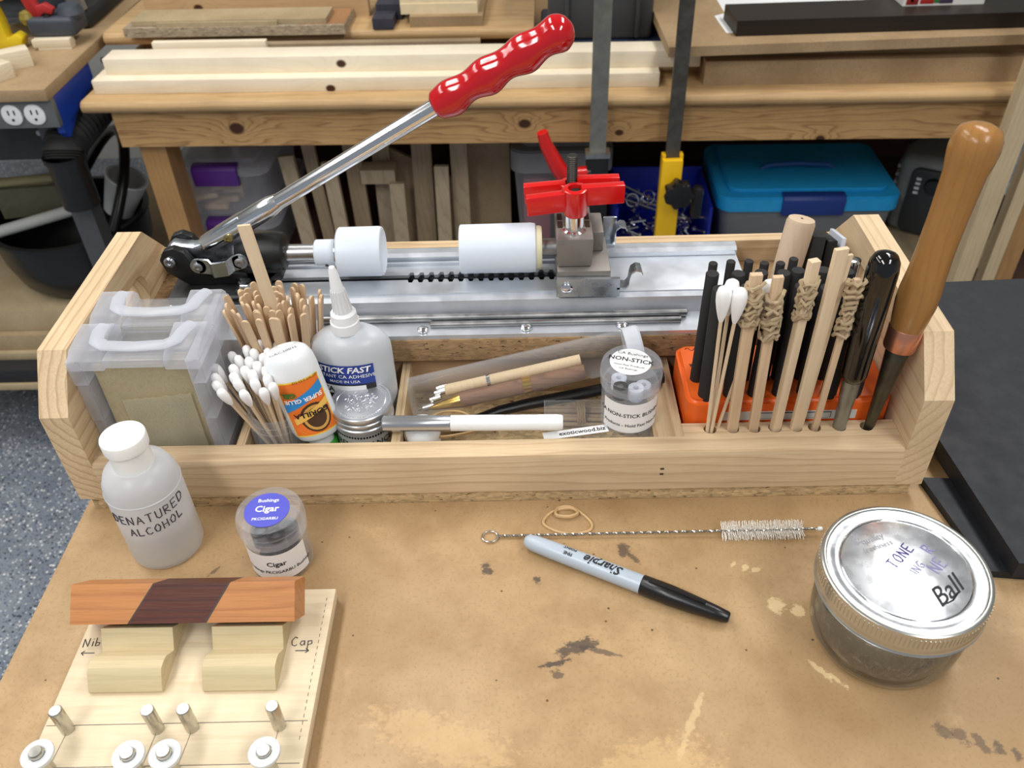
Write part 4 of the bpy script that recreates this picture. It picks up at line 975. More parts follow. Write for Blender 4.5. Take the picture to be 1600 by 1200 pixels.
fl = lambda ox, oy, a=0: (lambda x, y: (ox+x*math.cos(a)-y*math.sin(a), oy+x*math.sin(a)+y*math.cos(a), jz+.0002))
hand('Nib', .0056, fl(-.2588, .2885, .10), m_pen, bd, .00028); hand('<', .0070, fl(-.2590, .2820, .0), m_pen, bd, .00028)
hand('Cap', .0060, fl(-.1345, .2870, .05), m_pen, bd, .00028); hand('>', .0070, fl(-.1335, .2815, .0), m_pen, bd, .00032)
bm = bmesh.new()
for y in (.2395, .2160): tube(bm, [(jx0+.001, y, jz+.0001), (-.19, y+.0005, jz+.0001), (jx1-.002, y+.001, jz+.0001)], .00018, 4)
for x in (-.2520, -.2030, -.1842, -.1371): tube(bm, [(x, .2360, jz+.0001), (x-.002, .2155, jz+.0001)], .00015, 4)
for i in range(22): tube(bm, [(jx1-.0045, .320-i*.0042, jz+.0001), (jx1-.0045, .3180-i*.0042, jz+.0001)], .00016, 4)
obj('pencil_lines', bm, m_pen, bd, smooth=0)
# pen blank in the cradle, turned about its length
e_ = math.radians(46); cn, sn = math.cos(e_), math.sin(e_); half = .01135
m_bl1 = wood('cherry_blank', (214, 132, 62), (164, 86, 34), 'x', (.06, .03), .006, .35, .4, .45)
m_bl2 = wood('dark_rosewood', (104, 46, 32), (60, 24, 18), 'x', (.05, .02), .004, .3, .4, .6)
m_bl3 = plain('glue_line', (60, 56, 50), .5)
BC = Vector((0, .3062, .0312))
def bpt(x, u, v): # u along the face's upward slope, v along the face normal
    n = Vector((0, -cn, sn)); up_ = Vector((0, sn, cn)); return Vector((x, 0, 0))+BC+up_*u+n*v
t = thing('pen_blank', 'square pen blank of light cherry with a dark diagonal band, resting on the jig cradle', 'pen blank', (-.192, .3062, .0145))
def seg(x0b, x0t, x1b, x1t, mat, name):
    bm = bmesh.new(); V = []
    for (u, v) in ((-half, -half), (half, -half), (half, half), (-half, half)):
        V.append((bm.verts.new(bpt(x0t if u > 0 else x0b, u, v)), bm.verts.new(bpt(x1t if u > 0 else x1b, u, v))))
    for i in range(4): bm.faces.new((V[i][0], V[i][1], V[(i+1) % 4][1], V[(i+1) % 4][0]))
    bm.faces.new([q[0] for q in V]); bm.faces.new([q[1] for q in V])
    return obj(name, bm, mat, t, smooth=0)
seg(-.2650, -.2650, -.2318, -.2174, m_bl1, 'light_end'); seg(-.2318, -.2174, -.2309, -.2165, m_bl3, 'glue_line')
seg(-.2309, -.2165, -.1872, -.1737, m_bl2, 'dark_band'); seg(-.1872, -.1737, -.1860, -.1725, m_bl3, 'glue_line')
seg(-.1860, -.1725, -.1355, -.1355, m_bl1, 'light_end')

# twisted wire brush
t = thing('wire_brush', 'thin twisted-wire brush with white bristles and a loop end, lying before the tray', 'brush', (.08, .374, 0))
wa, wb_ = Vector((-.0215, .3748, .0018)), Vector((.1900, .3728, .0060)); m_wire = plain('wire', (196, 196, 192), .25, 1)
bm = bmesh.new()
for ph in (0, PI):
    pts = []
    for i in range(281):
        q = i/280; p = wa.lerp(wb_, q); a = q*2*PI*56+ph; pts.append(p+Vector((0, .0006*math.cos(a), .0006*math.sin(a))))
    tube(bm, pts, .00055, 4)
obj('stem', bm, m_wire, t)
obj('loop', Tb([(-.0215-.0052+.0052*math.cos(a), .3748+.0046*math.sin(a), .0014) for a in [2*PI*i/20 for i in range(20)]], .0006, 6, closed=True), m_wire, t)
obj('end_bead', Lt([(0, -.002), (.0013, -.0012), (.0016, 0), (.0013, .0015), (0, .0022)], 12, wb_, AX((1, 0, 0))), m_white, t)
bm = bmesh.new()
for i in range(44):
    q = .700+.245*i/43; p = wa.lerp(wb_, q)
    for k in range(10):
        a = 2*PI*(k/10)+i*.7; r_ = .0066*rnd.uniform(.9, 1.05)
        e2 = p+Vector((rnd.uniform(-.0006, .0006), r_*math.cos(a), r_*math.sin(a))); e2.z = max(e2.z, .0003)
        v = [bm.verts.new(x) for x in (p+Vector((-.00016, 0, 0)), p+Vector((.00016, 0, 0)), e2+Vector((.00016, 0, 0)), e2+Vector((-.00016, 0, 0)))]; bm.faces.new(v)
obj('bristles', bm, plain('bristle_white', (236, 234, 226), .6), t, smooth=0)
tag(obj('rubber_band', bandloop(.0255, .3860, .0008, [(-.0165, .001, 0), (-.010, .010, 0), (.002, .0125, .0006), (.0072, .0075, .0016), (.001, .0035, .0022), (-.0075, .0055, .0018), (-.006, .0125, .0010), (.004, .0130, .0004), (.0155, .0005, 0), (.0135, -.0075, 0), (.000, -.0095, 0), (-.0110, -.0055, 0)], .0010, 1.4), m_band), 'tan rubber band twisted in loops under the wire brush', 'rubber band')

# felt marker
a, b = Vector((-.0040, .3680, .0060)), Vector((.1180, .3055, .0060)); d = (b-a).normalized(); M = Matrix.Translation(a)@AX(d)
t = thing('felt_marker', 'grey felt marker with black cap lying on the table before the tray', 'marker', (a+b)/2-Vector((0, 0, .006)))
brl = obj('barrel', Lt([(0, 0), (.0026, .0006), (.0046, .003), (.0054, .008), (.0058, .020), (.0060, .060), (.0060, .0825)], 32, (0, 0, 0), M), plain('marker_grey', (176, 188, 200), .3), t)
obj('cap', Lt([(.0060, .0815), (.0064, .082), (.0065, .100), (.0058, .112), (.0046, .128), (.0036, .1362), (.0028, .1372), (0, .1374)], 32, (0, 0, 0), M), m_black, t)
obj('cap_clip', Tb([M@Vector((x_, y_, z_)) for x_, y_, z_ in ((0, 0, 0),)]*0+[a+d*.086+Vector((0, 0, .0066)), a+d*.105+Vector((0, 0, .0068)), a+d*.122+Vector((0, 0, .0060))], .0013, 8), m_black, t)
ang = math.atan2(d.y, d.x); side = Vector((-d.y, d.x, 0))
def penmap(s, size, pos, bold, shear, tilt=.0):
    o = txt(s, size, m_ink, brl, Matrix.Identity(4), bold, shear); wi = wm(brl).inverted()
    for v in o.data.vertices:
        p = wm(brl)@v.co; q = a+d*(pos-p.x); th = -p.y/.0060+tilt; R = .00632
        v.co = wi@(q+side*(R*math.sin(th))+Vector((0, 0, R*math.cos(th))))
penmap('Sharpie', .0086, .0560, .022, .30, -.1); 
penmap('FINE', .0030, .0322, .02, 0, -.35); penmap('POINT', .0030, .0322, .02, 0, .35)

# mason jar
m_glass = glass('jar_glass')
jcx, jcy = .2062, .2985
t = thing('mason_jar', 'squat glass preserving jar with silver screw lid, half full of clear liquid', 'jar', (jcx, jcy, 0)); c = (jcx, jcy, 0)
obj('glass', Lt([(.030, .0008), (.0350, 0), (.0395, .003), (.0418, .010), (.0425, .020), (.0430, .036), (.0420, .040), (.0405, .044), (.0405, .058)], 64, c), m_glass, t)
g = G('liquid'); tb_ = g.n('BsdfTransparent', {'Color': L((249, 248, 244))}); g.b.inputs['Base Color'].default_value = L((244, 244, 240)); g.b.inputs['Roughness'].default_value = .12; g.b.inputs['Metallic'].default_value = .65
nz = g.noise(g.sc(g.co(), (1, 1, .5)), 260, 3); g.bump(nz, 1.0, .006)
tl_ = g.n('BsdfTranslucent', {'Color': L((244, 244, 240))}); sf_ = g.n('MixShader', {0: .35, 1: g.b.outputs[0], 2: tl_.outputs[0]})
x_ = g.n('MixShader', {0: .62, 1: tb_.outputs[0], 2: sf_.outputs[0]}); g.t.links.new(x_.outputs[0], g.o.inputs[0])
obj('liquid', Lt([(.036, .0052), (.0388, .012), (.0392, .0235), (0, .0235)], 56, c), g.m, t)
m_lid = plain('lid_silver', (226, 230, 236), .24, .85, var=.012); m_bandm = plain('lid_band', (198, 199, 194), .26, .9)
bandp = [(.0445, .0445), (.0456, .0440), (.0460, .0448), (.0452, .0456), (.0450, .0475), (.0455, .0490), (.0450, .0505), (.0452, .0590), (.0448, .0606), (.0438, .0613), (.0425, .0612), (.0418, .0604)]
lb = obj('screw_band', Lt(bandp+[(.0412, .0590)], 96, c), m_bandm, t)
bm = bmesh.new()
for i in range(120):
    an = 2*PI*i/120; tube(bm, [(jcx+.0452*math.cos(an), jcy+.0452*math.sin(an), .0512), (jcx+.0453*math.cos(an), jcy+.0453*math.sin(an), .0585)], .00028, 5)
obj('knurling', bm, m_bandm, lb)
ld = obj('lid_disc', Lt([(.0420, .0590), (.0420, .0603), (.0395, .0606), (.0380, .0598), (.0345, .0600), (.0335, .0604), (0, .0604)], 80, c), m_lid, t)
obj('lid_rim', Lt([(.0338, .0604), (.0343, .0608), (.0348, .0604)], 80, c, closed=True), m_chrome, ld)
LM = lambda x, y, a: Matrix.Translation((jcx+x, jcy+y, .0606))@Matrix.Rotation(a, 4, 'Z')
ba = txt('Ball', .0150, m_ink, ld, LM(.0155, -.0165, .62), .004, .5); ba.name = 'lid_print'
obj('lid_print', Tb([(jcx+.0135, jcy-.0235, .0606), (jcx+.0175, jcy-.0215, .0606), (jcx+.0222, jcy-.0165, .0606)], .0004, 4), m_ink, ld)
m_faint = plain('faint_print', (150, 152, 158), .5)
txt('quality', .0055, m_faint, ld, LM(-.0120, .0205, .35)); txt('freshness', .0050, m_faint, ld, LM(-.0105, .0150, .35))
m_purp = plain('purple_ink', (84, 68, 140), .5); m_purpf = plain('purple_ink_faded', (150, 146, 186), .5)
def lm(ox, oy, a): return lambda x, y: (jcx+ox+x*math.cos(a)-y*math.sin(a), jcy+oy+x*math.sin(a)+y*math.cos(a), .0607)
hand('TONE', .0062, lm(.0015, .0060, .75), m_purp, ld, .00035); hand('R', .0066, lm(.0185, .0105, .75), m_purpf, ld, .0004)
hand('ING', .0050, lm(.0075, -.0020, .75), m_purpf, ld, .00025); hand('NE', .0072, lm(.0200, -.0010, .75), m_purpf, ld, .0004)

# black sheets on the right
m_foam = plain('black_foam', (26, 29, 36), .6, var=.1)
def sheet(poly, z0, z1, label): return tag(obj('black_board', Pm(poly, 'z', z0, z1), m_foam, smooth=0), label, 'board', 'black boards on the table')
sheet([(.2851, .3367), (.52, .312), (.545, .62), (.2740, .4080)][:0] or [(.2851, .3367), (.56, .3050), (.575, .3950), (.2722, .4170)], 0, .006, 'black board lying flat on the table under the larger black board')
sheet([(.2965, .3315), (.62, .318), (.62, .645), (.2745, .632)], .0062, .0200, 'larger thick black board lying on the thin black board beside the tray')
# ------------------------------------------------------------------ rear bench (slightly turned)
BA = -.032
BM = Matrix.Translation((0, 1.448, 0))@Matrix.Rotation(BA, 4, 'Z')
def bp(x, y, z): return BM@Vector((x, y, z))
def bobj(name, bm, mat, label, cat, group=None): return tag(obj(name, bm, mat, pre=BM), label, cat, group)
BR1, BR2 = (214, 162, 92), (150, 96, 46)
m_apron = wood('knotty_pine_apron', BR1, BR2, 'x', (.02, .70), .0105, .45, .5, .75, knots=((-.505, .768, .0095), (.005, .770, .0075), (.170, .752, .0055), (.52, .736, .0060)))
m_btop = wood('bench_top_pine', (214, 170, 108), (166, 118, 64), 'x', (.0, .70), .007, .2, .45, .45)
m_leg = wood('bench_leg_pine', (200, 144, 76), (156, 104, 50), 'z', (.05, .1), .008, .2, .5, .35)
m_red_sh = wood('red_brown_shelf', (92, 58, 46), (62, 36, 30), 'x', (0, .1), .006, .2, .6, .4)
t = thing('rear_bench', 'long brown pine bench with knotty apron standing behind the table', 'bench', bp(0, .3, FZ), rz=BA)
WORLD[t.name] = Matrix.Translation(bp(0, 0, FZ))@Matrix.Rotation(BA, 4, 'Z'); t.location = bp(0, 0, FZ)
obj('apron', B(-.722, 1.10, 0, .02, -.215, -.146), m_apron, t, pre=BM)
r = .0105; cyy, czz = -.010, -.1355
nose = [(cyy-r*math.sin(q*PI/8), czz-r*math.cos(q*PI/8)) for q in range(9)]
obj('bench_top', Pm([(.62, -.146), (.0, -.146)]+nose+[(.62, -.125)], 'x', -.762, 1.14), m_btop, t, pre=BM, smooth=40)
obj('shade_panel', B(-.70, 1.10, .60, .612, -.66, -.146), m_red_sh, t, pre=BM)  # added dark sheet standing in for the deep shade under the bench
for x in (-.702, 1.03):
    for y in (.021, .50): obj('leg', B(x, x+.048, y, y+.06, FZ, -.146), m_leg, t, pre=BM)
obj('lower_shelf', B(-.70, 1.10, .045, .60, -.560, -.540), m_red_sh, t, pre=BM)
obj('shelf_apron', B(-.70, 1.10, .030, .045, -.66, -.540), m_red_sh, t, pre=BM)
# raised tier
t2 = thing('bench_riser', 'raised wooden shelf with rounded edge standing on the rear bench top', 'shelf', bp(-.38, .36, -.125), rz=BA)
cyy, czz, r = .172, -.0795, .0115
nose = [(cyy-r*math.sin(q*PI/8), czz-r*math.cos(q*PI/8)) for q in range(9)]
obj('shelf_top', Pm([(.62, -.091), (.175, -.091)]+nose+[(.62, -.068)], 'x', -.775, .020), m_btop, t2, pre=BM, smooth=40)
for x in (-.74, -.40, -.02): obj('support', B(x, x+.03, .24, .58, -.125, -.091), m_leg, t2, pre=BM)
# boards lying on the bench
m_bright = wood('new_pine_board', (250, 236, 206), (236, 212, 172), 'x', (.05, -.05), .009, .2, .55, .3, knots=((-.10, .014, .006),))
m_bright2 = wood('new_pine_batten', (250, 234, 202), (234, 208, 166), 'x', (.06, .1), .009, .2, .55, .3, knots=((-.075, .005, .0055),))
bobj('pine_board', B(-.748, .235, .018, .100, -.125, -.101, bev=.001), m_bright2, 'long pale pine batten lying at the edge of the rear bench top', 'board', 'pale battens')
bobj('pine_board', B(-.730, .305, .044, .092, -.101, -.073, bev=.001), m_bright, 'thicker pale pine board with a knot, lying behind the batten at the bench edge', 'board', 'pale battens')
bobj('batten', B(-.66, -.455, .101, .114, -.125, -.0655), m_bright, 'short thin pale batten showing above the thick pine board', 'board')
m_mdfg = mdf('grey_mdf', (172, 150, 120), (150, 128, 98)); m_mdft = mdf('tan_mdf', (180, 150, 110), (158, 128, 90))
bobj('fibreboard_strip', B(-.655, -.075, .116, .132, -.125, -.0760), m_mdfg, 'long tan fibreboard strip standing under the raised shelf edge', 'board')
# on the raised tier
m_chipg = chip('grey_particle', (164, 148, 124), (104, 88, 70), .6)
bobj('particle_board_offcut', B(-.722, -.318, .138, .232, -.068, -.052), m_chipg, 'particle board offcut with wood-grain face on the raised shelf', 'board')
bobj('grain_veneer', B(-.40, -.319, .146, .231, -.052, -.0512), wood('oak_veneer', (186, 130, 78), (140, 90, 50), 'y', (0, .02), .004), 'orange wood veneer strip on the particle board offcut', 'veneer')
m_plyg = mdf('grey_ply', (186, 166, 130), (164, 144, 108))
bobj('plywood_strip', B(-.708, -.352, .148, .215, -.0512, -.0430), m_plyg, 'grey plywood strip lying on the particle board offcut', 'board')
bobj('plywood_strip', B(-.66, -.44, .1415, .1478, -.052, -.0445), m_plyg, 'thin veneer lath along the front of the grey plywood strip', 'board')
bobj('pine_plank', B(-.715, -.290, .236, .256, -.068, .08), wood('pine_plank_knot', (216, 172, 116), (180, 132, 80), 'x', (0, .3), .012, .2, .5, .3, knots=((-.11, .020, .006),)), 'wide pine plank on edge behind the grey plywood strip', 'board')
m_dkblk = plain('charcoal_block', (54, 54, 66), .6, var=.12)
bobj('charcoal_block', B(-.272, -.234, .162, .208, -.068, -.050), m_dkblk, 'small charcoal block on the raised shelf', 'block', 'charcoal blocks')
bobj('charcoal_block', B(-.272, -.225, .212, .29, -.068, -.040), m_dkblk, 'longer charcoal block behind the small one on the raised shelf', 'block', 'charcoal blocks')
# stacked shallow trays
bobj('chip_panel', B(-.205, -.072, .170, .36, -.068, -.050), m_mdft, 'brown fibreboard panel beneath the shallow trays on the raised shelf', 'board')
def shallow(x0, x1, y0, y1, z0, z1, label):
    t = thing('shallow_tray', label, 'tray', bp((x0+x1)/2, (y0+y1)/2, z0), rz=BA, group='stacked shallow trays')
    m1 = plain('tray_wood', (226, 208, 172), .6, var=.05)
    obj('tray_bottom', B(x0, x1, y0, y1, z0, z0+.004), m1, t, pre=BM)
    for a in ((x0, x1, y0, y0+.006), (x0, x1, y1-.006, y1), (x0, x0+.006, y0+.006, y1-.006), (x1-.006, x1, y0+.006, y1-.006)): obj('tray_side', B(*a, z0+.004, z1), m1, t, pre=BM)
shallow(-.222, -.082, .185, .33, -.050, -.032, 'white wooden shallow tray, lower of two on the raised shelf')
shallow(-.222, -.084, .187, .33, -.032, -.012, 'pale wooden shallow tray, upper of two on the raised shelf')
# dark grey tool case
m_case = plain('grey_tool_case', (62, 64, 68), .5, var=.06); m_caseb = plain('navy_case', (34, 44, 66), .5)
t = thing('tool_case', 'dark grey plastic tool case with navy lower half on the rear bench', 'tool case', bp(.13, .25, -.125), rz=BA)
obj('lower_half', B(.032, .250, .145, .34, -.125, -.090, bev=.006), m_caseb, t, pre=BM)
obj('upper_half', B(.045, .232, .150, .34, -.090, .10, bev=.010), m_case, t, pre=BM)
for x in (.075, .20): obj('case_rib', B(x, x+.008, .143, .152, -.085, .09, bev=.002), m_case, t, pre=BM)
obj('badge', B(.105, .127, .1435, .1455, -.110, -.103), plain('badge_red', (190, 50, 50), .5), t, pre=BM)
# right: fibreboard sheets and dark plank
bobj('fibreboard_block', B(.310, .94, .020, .50, -.125, -.084), m_mdft, 'thick tan fibreboard slab lying on the rear bench under the overhanging sheet', 'board')
bobj('fibreboard_block', B(.325, .90, .048, .48, -.084, -.062), m_mdft, 'thinner tan fibreboard slab between the slab and the overhanging sheet', 'board')
def quad(poly, z0, z1): return Pm(poly, 'z', z0, z1)
tag(obj('fibreboard_sheet', quad([(.2405, 1.4217), (.95, 1.441), (.95, 1.90), (.235, 1.90)], -.062, -.046), m_mdft), 'large tan fibreboard sheet overhanging the rear bench front', 'board')
tag(obj('paper_sheet', quad([(.3440, 1.4830), (.3530, 1.4800), (.60, 1.75), (.340, 1.57)], -.046, -.0455), m_paper), 'white paper sheet under the dark plank on the fibreboard', 'paper')
m_dkw = wood('dark_walnut_plank', (46, 37, 30), (28, 21, 17), 'x', (0, .1), .008, .2, .45, .4)
tag(obj('dark_plank', quad([(.3560, 1.4640), (.95, 1.470), (.95, 1.56), (.3520, 1.552)], -.0455, -.0210), m_dkw), 'dark stained plank lying on the fibreboard sheet', 'board')
t = thing('printed_box', 'white cardboard box with red and green print and a barcode on the dark plank', 'box', (.71, 1.545, -.0210))
obj('carton', B(.640, .775, 1.515, 1.60, -.0210, .07), plain('box_white', (232, 230, 226), .6), t)
for i, (x0, x1, z0, z1, cc) in enumerate(((.645, .665, -.019, .0, (150, 40, 36)), (.668, .690, -.018, -.006, (178, 44, 40)), (.690, .700, -.017, -.010, (60, 120, 60)), (.700, .722, -.018, -.008, (70, 60, 84)), (.652, .657, -.015, .012, (190, 60, 40)))):
    obj('print_patch', B(x0, x1, 1.5143, 1.5151, z0, z1, bev=.0002), plain('print_%d' % i, cc, .5), t)
bm = bmesh.new(); xx = .735
for i in range(14):
    w_ = rnd.choice((.0006, .0012, .0018)); box(bm, xx, xx+w_, 1.5143, 1.5150, -.012, .004); xx += w_+rnd.choice((.0007, .0012))
obj('barcode', bm, m_ink, t, smooth=0)
tag(obj('white_card', quad([(.36, 1.585), (.62, 1.590), (.62, 1.80), (.36, 1.80)], -.0458, -.0452), m_paper), 'white ruled card behind the dark plank', 'paper')
# upright boards at the right
m_up = wood('upright_pine', (222, 194, 146), (190, 156, 106), 'z', (.05, .02), .007, .2, .55, .35)
for i, (x, y, w_, lb, c1) in enumerate(((.770, 1.375, .034, 'pale narrow board standing upright beside the rear bench end', m_up), (.822, 1.385, .022, 'second pale board standing upright beside the rear bench end', m_up), (.855, 1.40, .040, 'darker board standing upright behind the two pale boards', m_leg))):
    o = obj('upright_board', B(-w_/2, w_/2, -.012, .012, 0, 1.25), c1, local=True); o.location = (x+.030, y-.030, FZ); o.rotation_euler = (0, .0, 0)
    tag(o, lb, 'board', 'upright boards')
# bar clamps leaning on the bench front
m_bar = plain('clamp_bar_steel', (128, 128, 120), .45, .5, var=.12)
t = thing('bar_clamp', 'steel bar clamp with red crank handle hanging in front of the rear bench', 'clamp', (.135, 1.405, FZ))
bx1 = .1300
obj('bar', B(bx1-.014, bx1+.014, 1.402, 1.410, -.62, .32), m_bar, t)
obj('jaw', B(bx1-.019, bx1+.019, 1.392, 1.418, -.40, -.215, bev=.002), m_black, t)
obj('jaw_plate', B(bx1-.021, bx1+.021, 1.391, 1.419, -.222, -.2145), m_steel, t)
bm = Tb([(bx1-.018, 1.40, -.250), (bx1-.045, 1.395, -.252), (bx1-.060, 1.39, -.250), (bx1-.072, 1.388, -.228), (bx1-.090, 1.385, -.190), (bx1-.096, 1.384, -.168)], [.0105, .0120, .0150, .0140, .0110, .0095], 14); obj('crank_handle', bm, m_red, t)
obj('crank_hub', Cy((bx1-.012, 1.40, -.250), (bx1-.030, 1.398, -.251), .010, 16), m_darksteel, t)
t = thing('bar_clamp', 'steel bar clamp with yellow jaw and black knob hanging in front of the rear bench', 'clamp', (.2600, 1.405, FZ))
bx1 = .2600; m_ylw = plain('clamp_yellow', (236, 186, 20), .38)
obj('bar', B(bx1-.012, bx1+.012, 1.402, 1.409, -.62, .32), plain('brown_bar', (84, 80, 74), .45, .5, var=.2), t)
obj('jaw', Pm([(bx1-.018, -.228), (bx1+.017, -.228), (bx1+.017, -.47), (bx1-.021, -.47)], 'y', 1.388, 1.4015, bev=.0015), m_ylw, t)
obj('jaw_back', B(bx1-.018, bx1+.017, 1.4095, 1.4150, -.47, -.228), m_ylw, t)
for s in (-1, 1): obj('jaw_cheek', B(bx1+s*.015-.003, bx1+s*.015+.003, 1.398, 1.412, -.47, -.222), m_ylw, t)
bm = bmesh.new(); n = 40
pl = [((.0235+.0028*math.cos(7*2*PI*i/n))*math.cos(2*PI*i/n), (.0235+.0028*math.cos(7*2*PI*i/n))*math.sin(2*PI*i/n)) for i in range(n)]
prism(bm, [(bx1+.010+p[0], -.278+p[1]) for p in pl], 'y', 1.352, 1.376, bev=.002); kb = obj('star_knob', bm, m_black, t)
obj('knob_shaft', Cy((bx1+.010, 1.374, -.278), (bx1+.010, 1.390, -.278), .006, 12), m_darksteel, t)
obj('swivel_pad', B(bx1+.038, bx1+.056, 1.372, 1.396, -.335, -.275, bev=.006), m_black, t)
obj('pad_rod', Cy((bx1+.012, 1.384, -.303), (bx1+.042, 1.384, -.303), .005, 10), m_darksteel, t)

# ------------------------------------------------------------------ under the bench
def bin_(x0, x1, y0, y1, z0, z1, lidm, bodym, name, label, group=None, latch=None, lidh=.022, taper=.012):
    t = thing(name, label, 'storage bin', bp((x0+x1)/2, (y0+y1)/2, z0), rz=BA, group=group)
    bm = bmesh.new()
    A = rrect(x0+taper*1.6, x1-taper*1.6, y0+taper*1.6, y1-taper*1.6, .02, 4); D = rrect(x0+taper*.6, x1-taper*.6, y0+taper*.6, y1-taper*.6, .025, 4)
    va = [bm.verts.new((*p, z0)) for p in A]; vb = [bm.verts.new((*p, z1-lidh)) for p in D]; n = len(va); bm.faces.new(va)
    for i in range(n): bm.faces.new((va[i], va[(i+1) % n], vb[(i+1) % n], vb[i]))
    obj('tub', bm, bodym, t, pre=BM)
    bm = Pm(rrect(x0, x1, y0, y1, .030, 6), 'z', z1-lidh, z1-.004)
    prism(bm, rrect(x0+.022, x1-.022, y0+.022, y1-.022, .022, 6), 'z', z1-.004, z1+.004)
    bmesh.ops.bevel(bm, geom=[e for e in bm.edges if all(v.co.z > z1-.0045 for v in e.verts) and abs(e.verts[0].co.z-e.verts[1].co.z) < 1e-6], offset=.003, segments=2, affect='EDGES')
    obj('lid', bm, lidm, t, pre=BM)
    if latch:
        lx0, lx1, lm_ = latch
        obj('latch', Pm([(y0-.006, z1-.040), (y0-.008, z1-.006), (y0-.002, z1+.001), (y0+.016, z1+.002), (y0+.016, z1-.004), (y0+.004, z1-.01), (y0+.004, z1-.040)], 'x', lx0, lx1, bev=.0012), lm_, t, pre=BM)
    return t
m_bincl = clear('bin_clear', (250, 250, 252), .24, .25, (240, 242, 248), .3, .4); m_purple = plain('purple_latch', (86, 36, 130), .45)
for z0, z1, lb in ((-.540, -.425, 'clear storage bin with purple latch, lower of the two on the bench shelf'), (-.421, -.306, 'clear storage bin with purple latch, upper of the two on the bench shelf')):
    bin_(-.705, -.510, .105, .40, z0, z1, m_bincl, m_bincl, 'latch_bin', lb, 'purple latch bins', (-.655, -.565, m_purple))
    for k in range(9):
        w_ = rnd.uniform(.02, .06); x = rnd.uniform(-.68, -.60); h = rnd.uniform(.008, .02)
        M = BM@Matrix.Translation((x+w_/2, rnd.uniform(.135, .20), z0+.004+(k % 4)*.022))@Matrix.Rotation(rnd.uniform(-.4, .4), 4, 'Z')
        bm = B(-w_/2, w_/2, -.008, .008, 0, h); bm.transform(M)
        tag(obj('wood_offcut', bm, m_pale), 'small pale wood offcut inside the %s purple latch bin' % ('lower' if z0 < -.5 else 'upper'), 'offcut', 'offcuts in the %s bin' % ('lower' if z0 < -.5 else 'upper'))
m_bluelid = plain('bright_blue_lid', (36, 164, 226), .42, var=.06); m_tote = clear('smoky_tote', (220, 222, 226), .72, .3, (140, 142, 146), .2)
t = bin_(.385, .745, .112, .36, -.540, -.385, m_bluelid, m_tote, 'blue_lid_tote', 'grey tote with bright blue lid and navy latch on the bench shelf', None, (.510, .632, plain('navy_latch', (34, 62, 140), .45)), .034)
hp2 = [(.485+.0, .225, -.382), (.500, .226, -.374), (.56, .228, -.371), (.62, .226, -.374), (.635, .225, -.382)]
obj('lid_handle', Tb([BM@Vector(p) for p in hp2], .006, 8), plain('navy_handle', (26, 86, 150), .45), t)
t = bin_(-.030, .175, .150, .42, -.540, -.300, clear('grey_white_lid', (240, 240, 242), .55, .3, (176, 176, 178), .2), m_bincl, 'white_bin', 'whitish translucent bin with rounded lid on the bench shelf', None, None, .05)
tag(obj('red_offcut', B(-.005, .05, .185, .25, -.53, -.38), plain('pink_red', (170, 90, 100), .6), pre=BM), 'reddish block inside the whitish bin', 'block')
# blue hardware bin
m_binb = plain('royal_blue_bin', (22, 42, 168), .42)
t = thing('hardware_bin', 'open royal blue bin full of loose metal hardware on the bench shelf', 'hardware bin', bp(.27, .18, -.540), rz=BA)
for a in ((.180, .372, .090, .096, -.485), (.180, .372, .264, .270, -.395), (.180, .186, .096, .264, -.400), (.366, .372, .096, .264, -.400)): obj('bin_wall', B(*a[:4], -.540, a[4], bev=.0015), m_binb, t, pre=BM)
obj('bin_floor', B(.186, .366, .096, .264, -.540, -.534), m_binb, t, pre=BM)
hk = None
for i in range(70):
    if hk is None:
        bm = lathe(bmesh.new(), [(.006, 0), (.006, .004), (.0025, .004), (.0025, .03), (0, .031)], 8)
        hk = obj('metal_screw', bm, m_chrome, local=True); tag(hk, 'loose shiny screw in the royal blue bin', 'screw', 'screws in the blue bin'); o = hk
    else: o = hk.copy(); C.objects.link(o)
    o.location = bp(rnd.uniform(.20, .352), rnd.uniform(.110, .25), -.528+.10*(i/70)); o.rotation_euler = (rnd.uniform(0, 6), rnd.uniform(0, 6), rnd.uniform(0, 6))
for i, (x, y, z) in enumerate(((.215, .13, -.40), (.245, .115, -.385), (.31, .12, -.395), (.345, .14, -.39))):
    tag(obj('metal_ring', Tb([BM@Vector((x+.012*math.cos(a), y+.004*math.sin(a), z+.012*math.sin(a))) for a in [2*PI*k/16 for k in range(16)]], .0012, 6, closed=True), m_chrome), 'thin metal ring on the heap in the royal blue bin', 'ring', 'rings in the blue bin')
for i in range(3): tag(obj('wire_rod', Cy(BM@Vector((.150+.022*i, .115+.02*i, -.370-.004*i)), BM@Vector((.320, .140+.02*i, -.450-.004*i)), .0018, 8), m_steel), 'thin steel rod leaning into the royal blue bin', 'rod', 'rods in the blue bin')
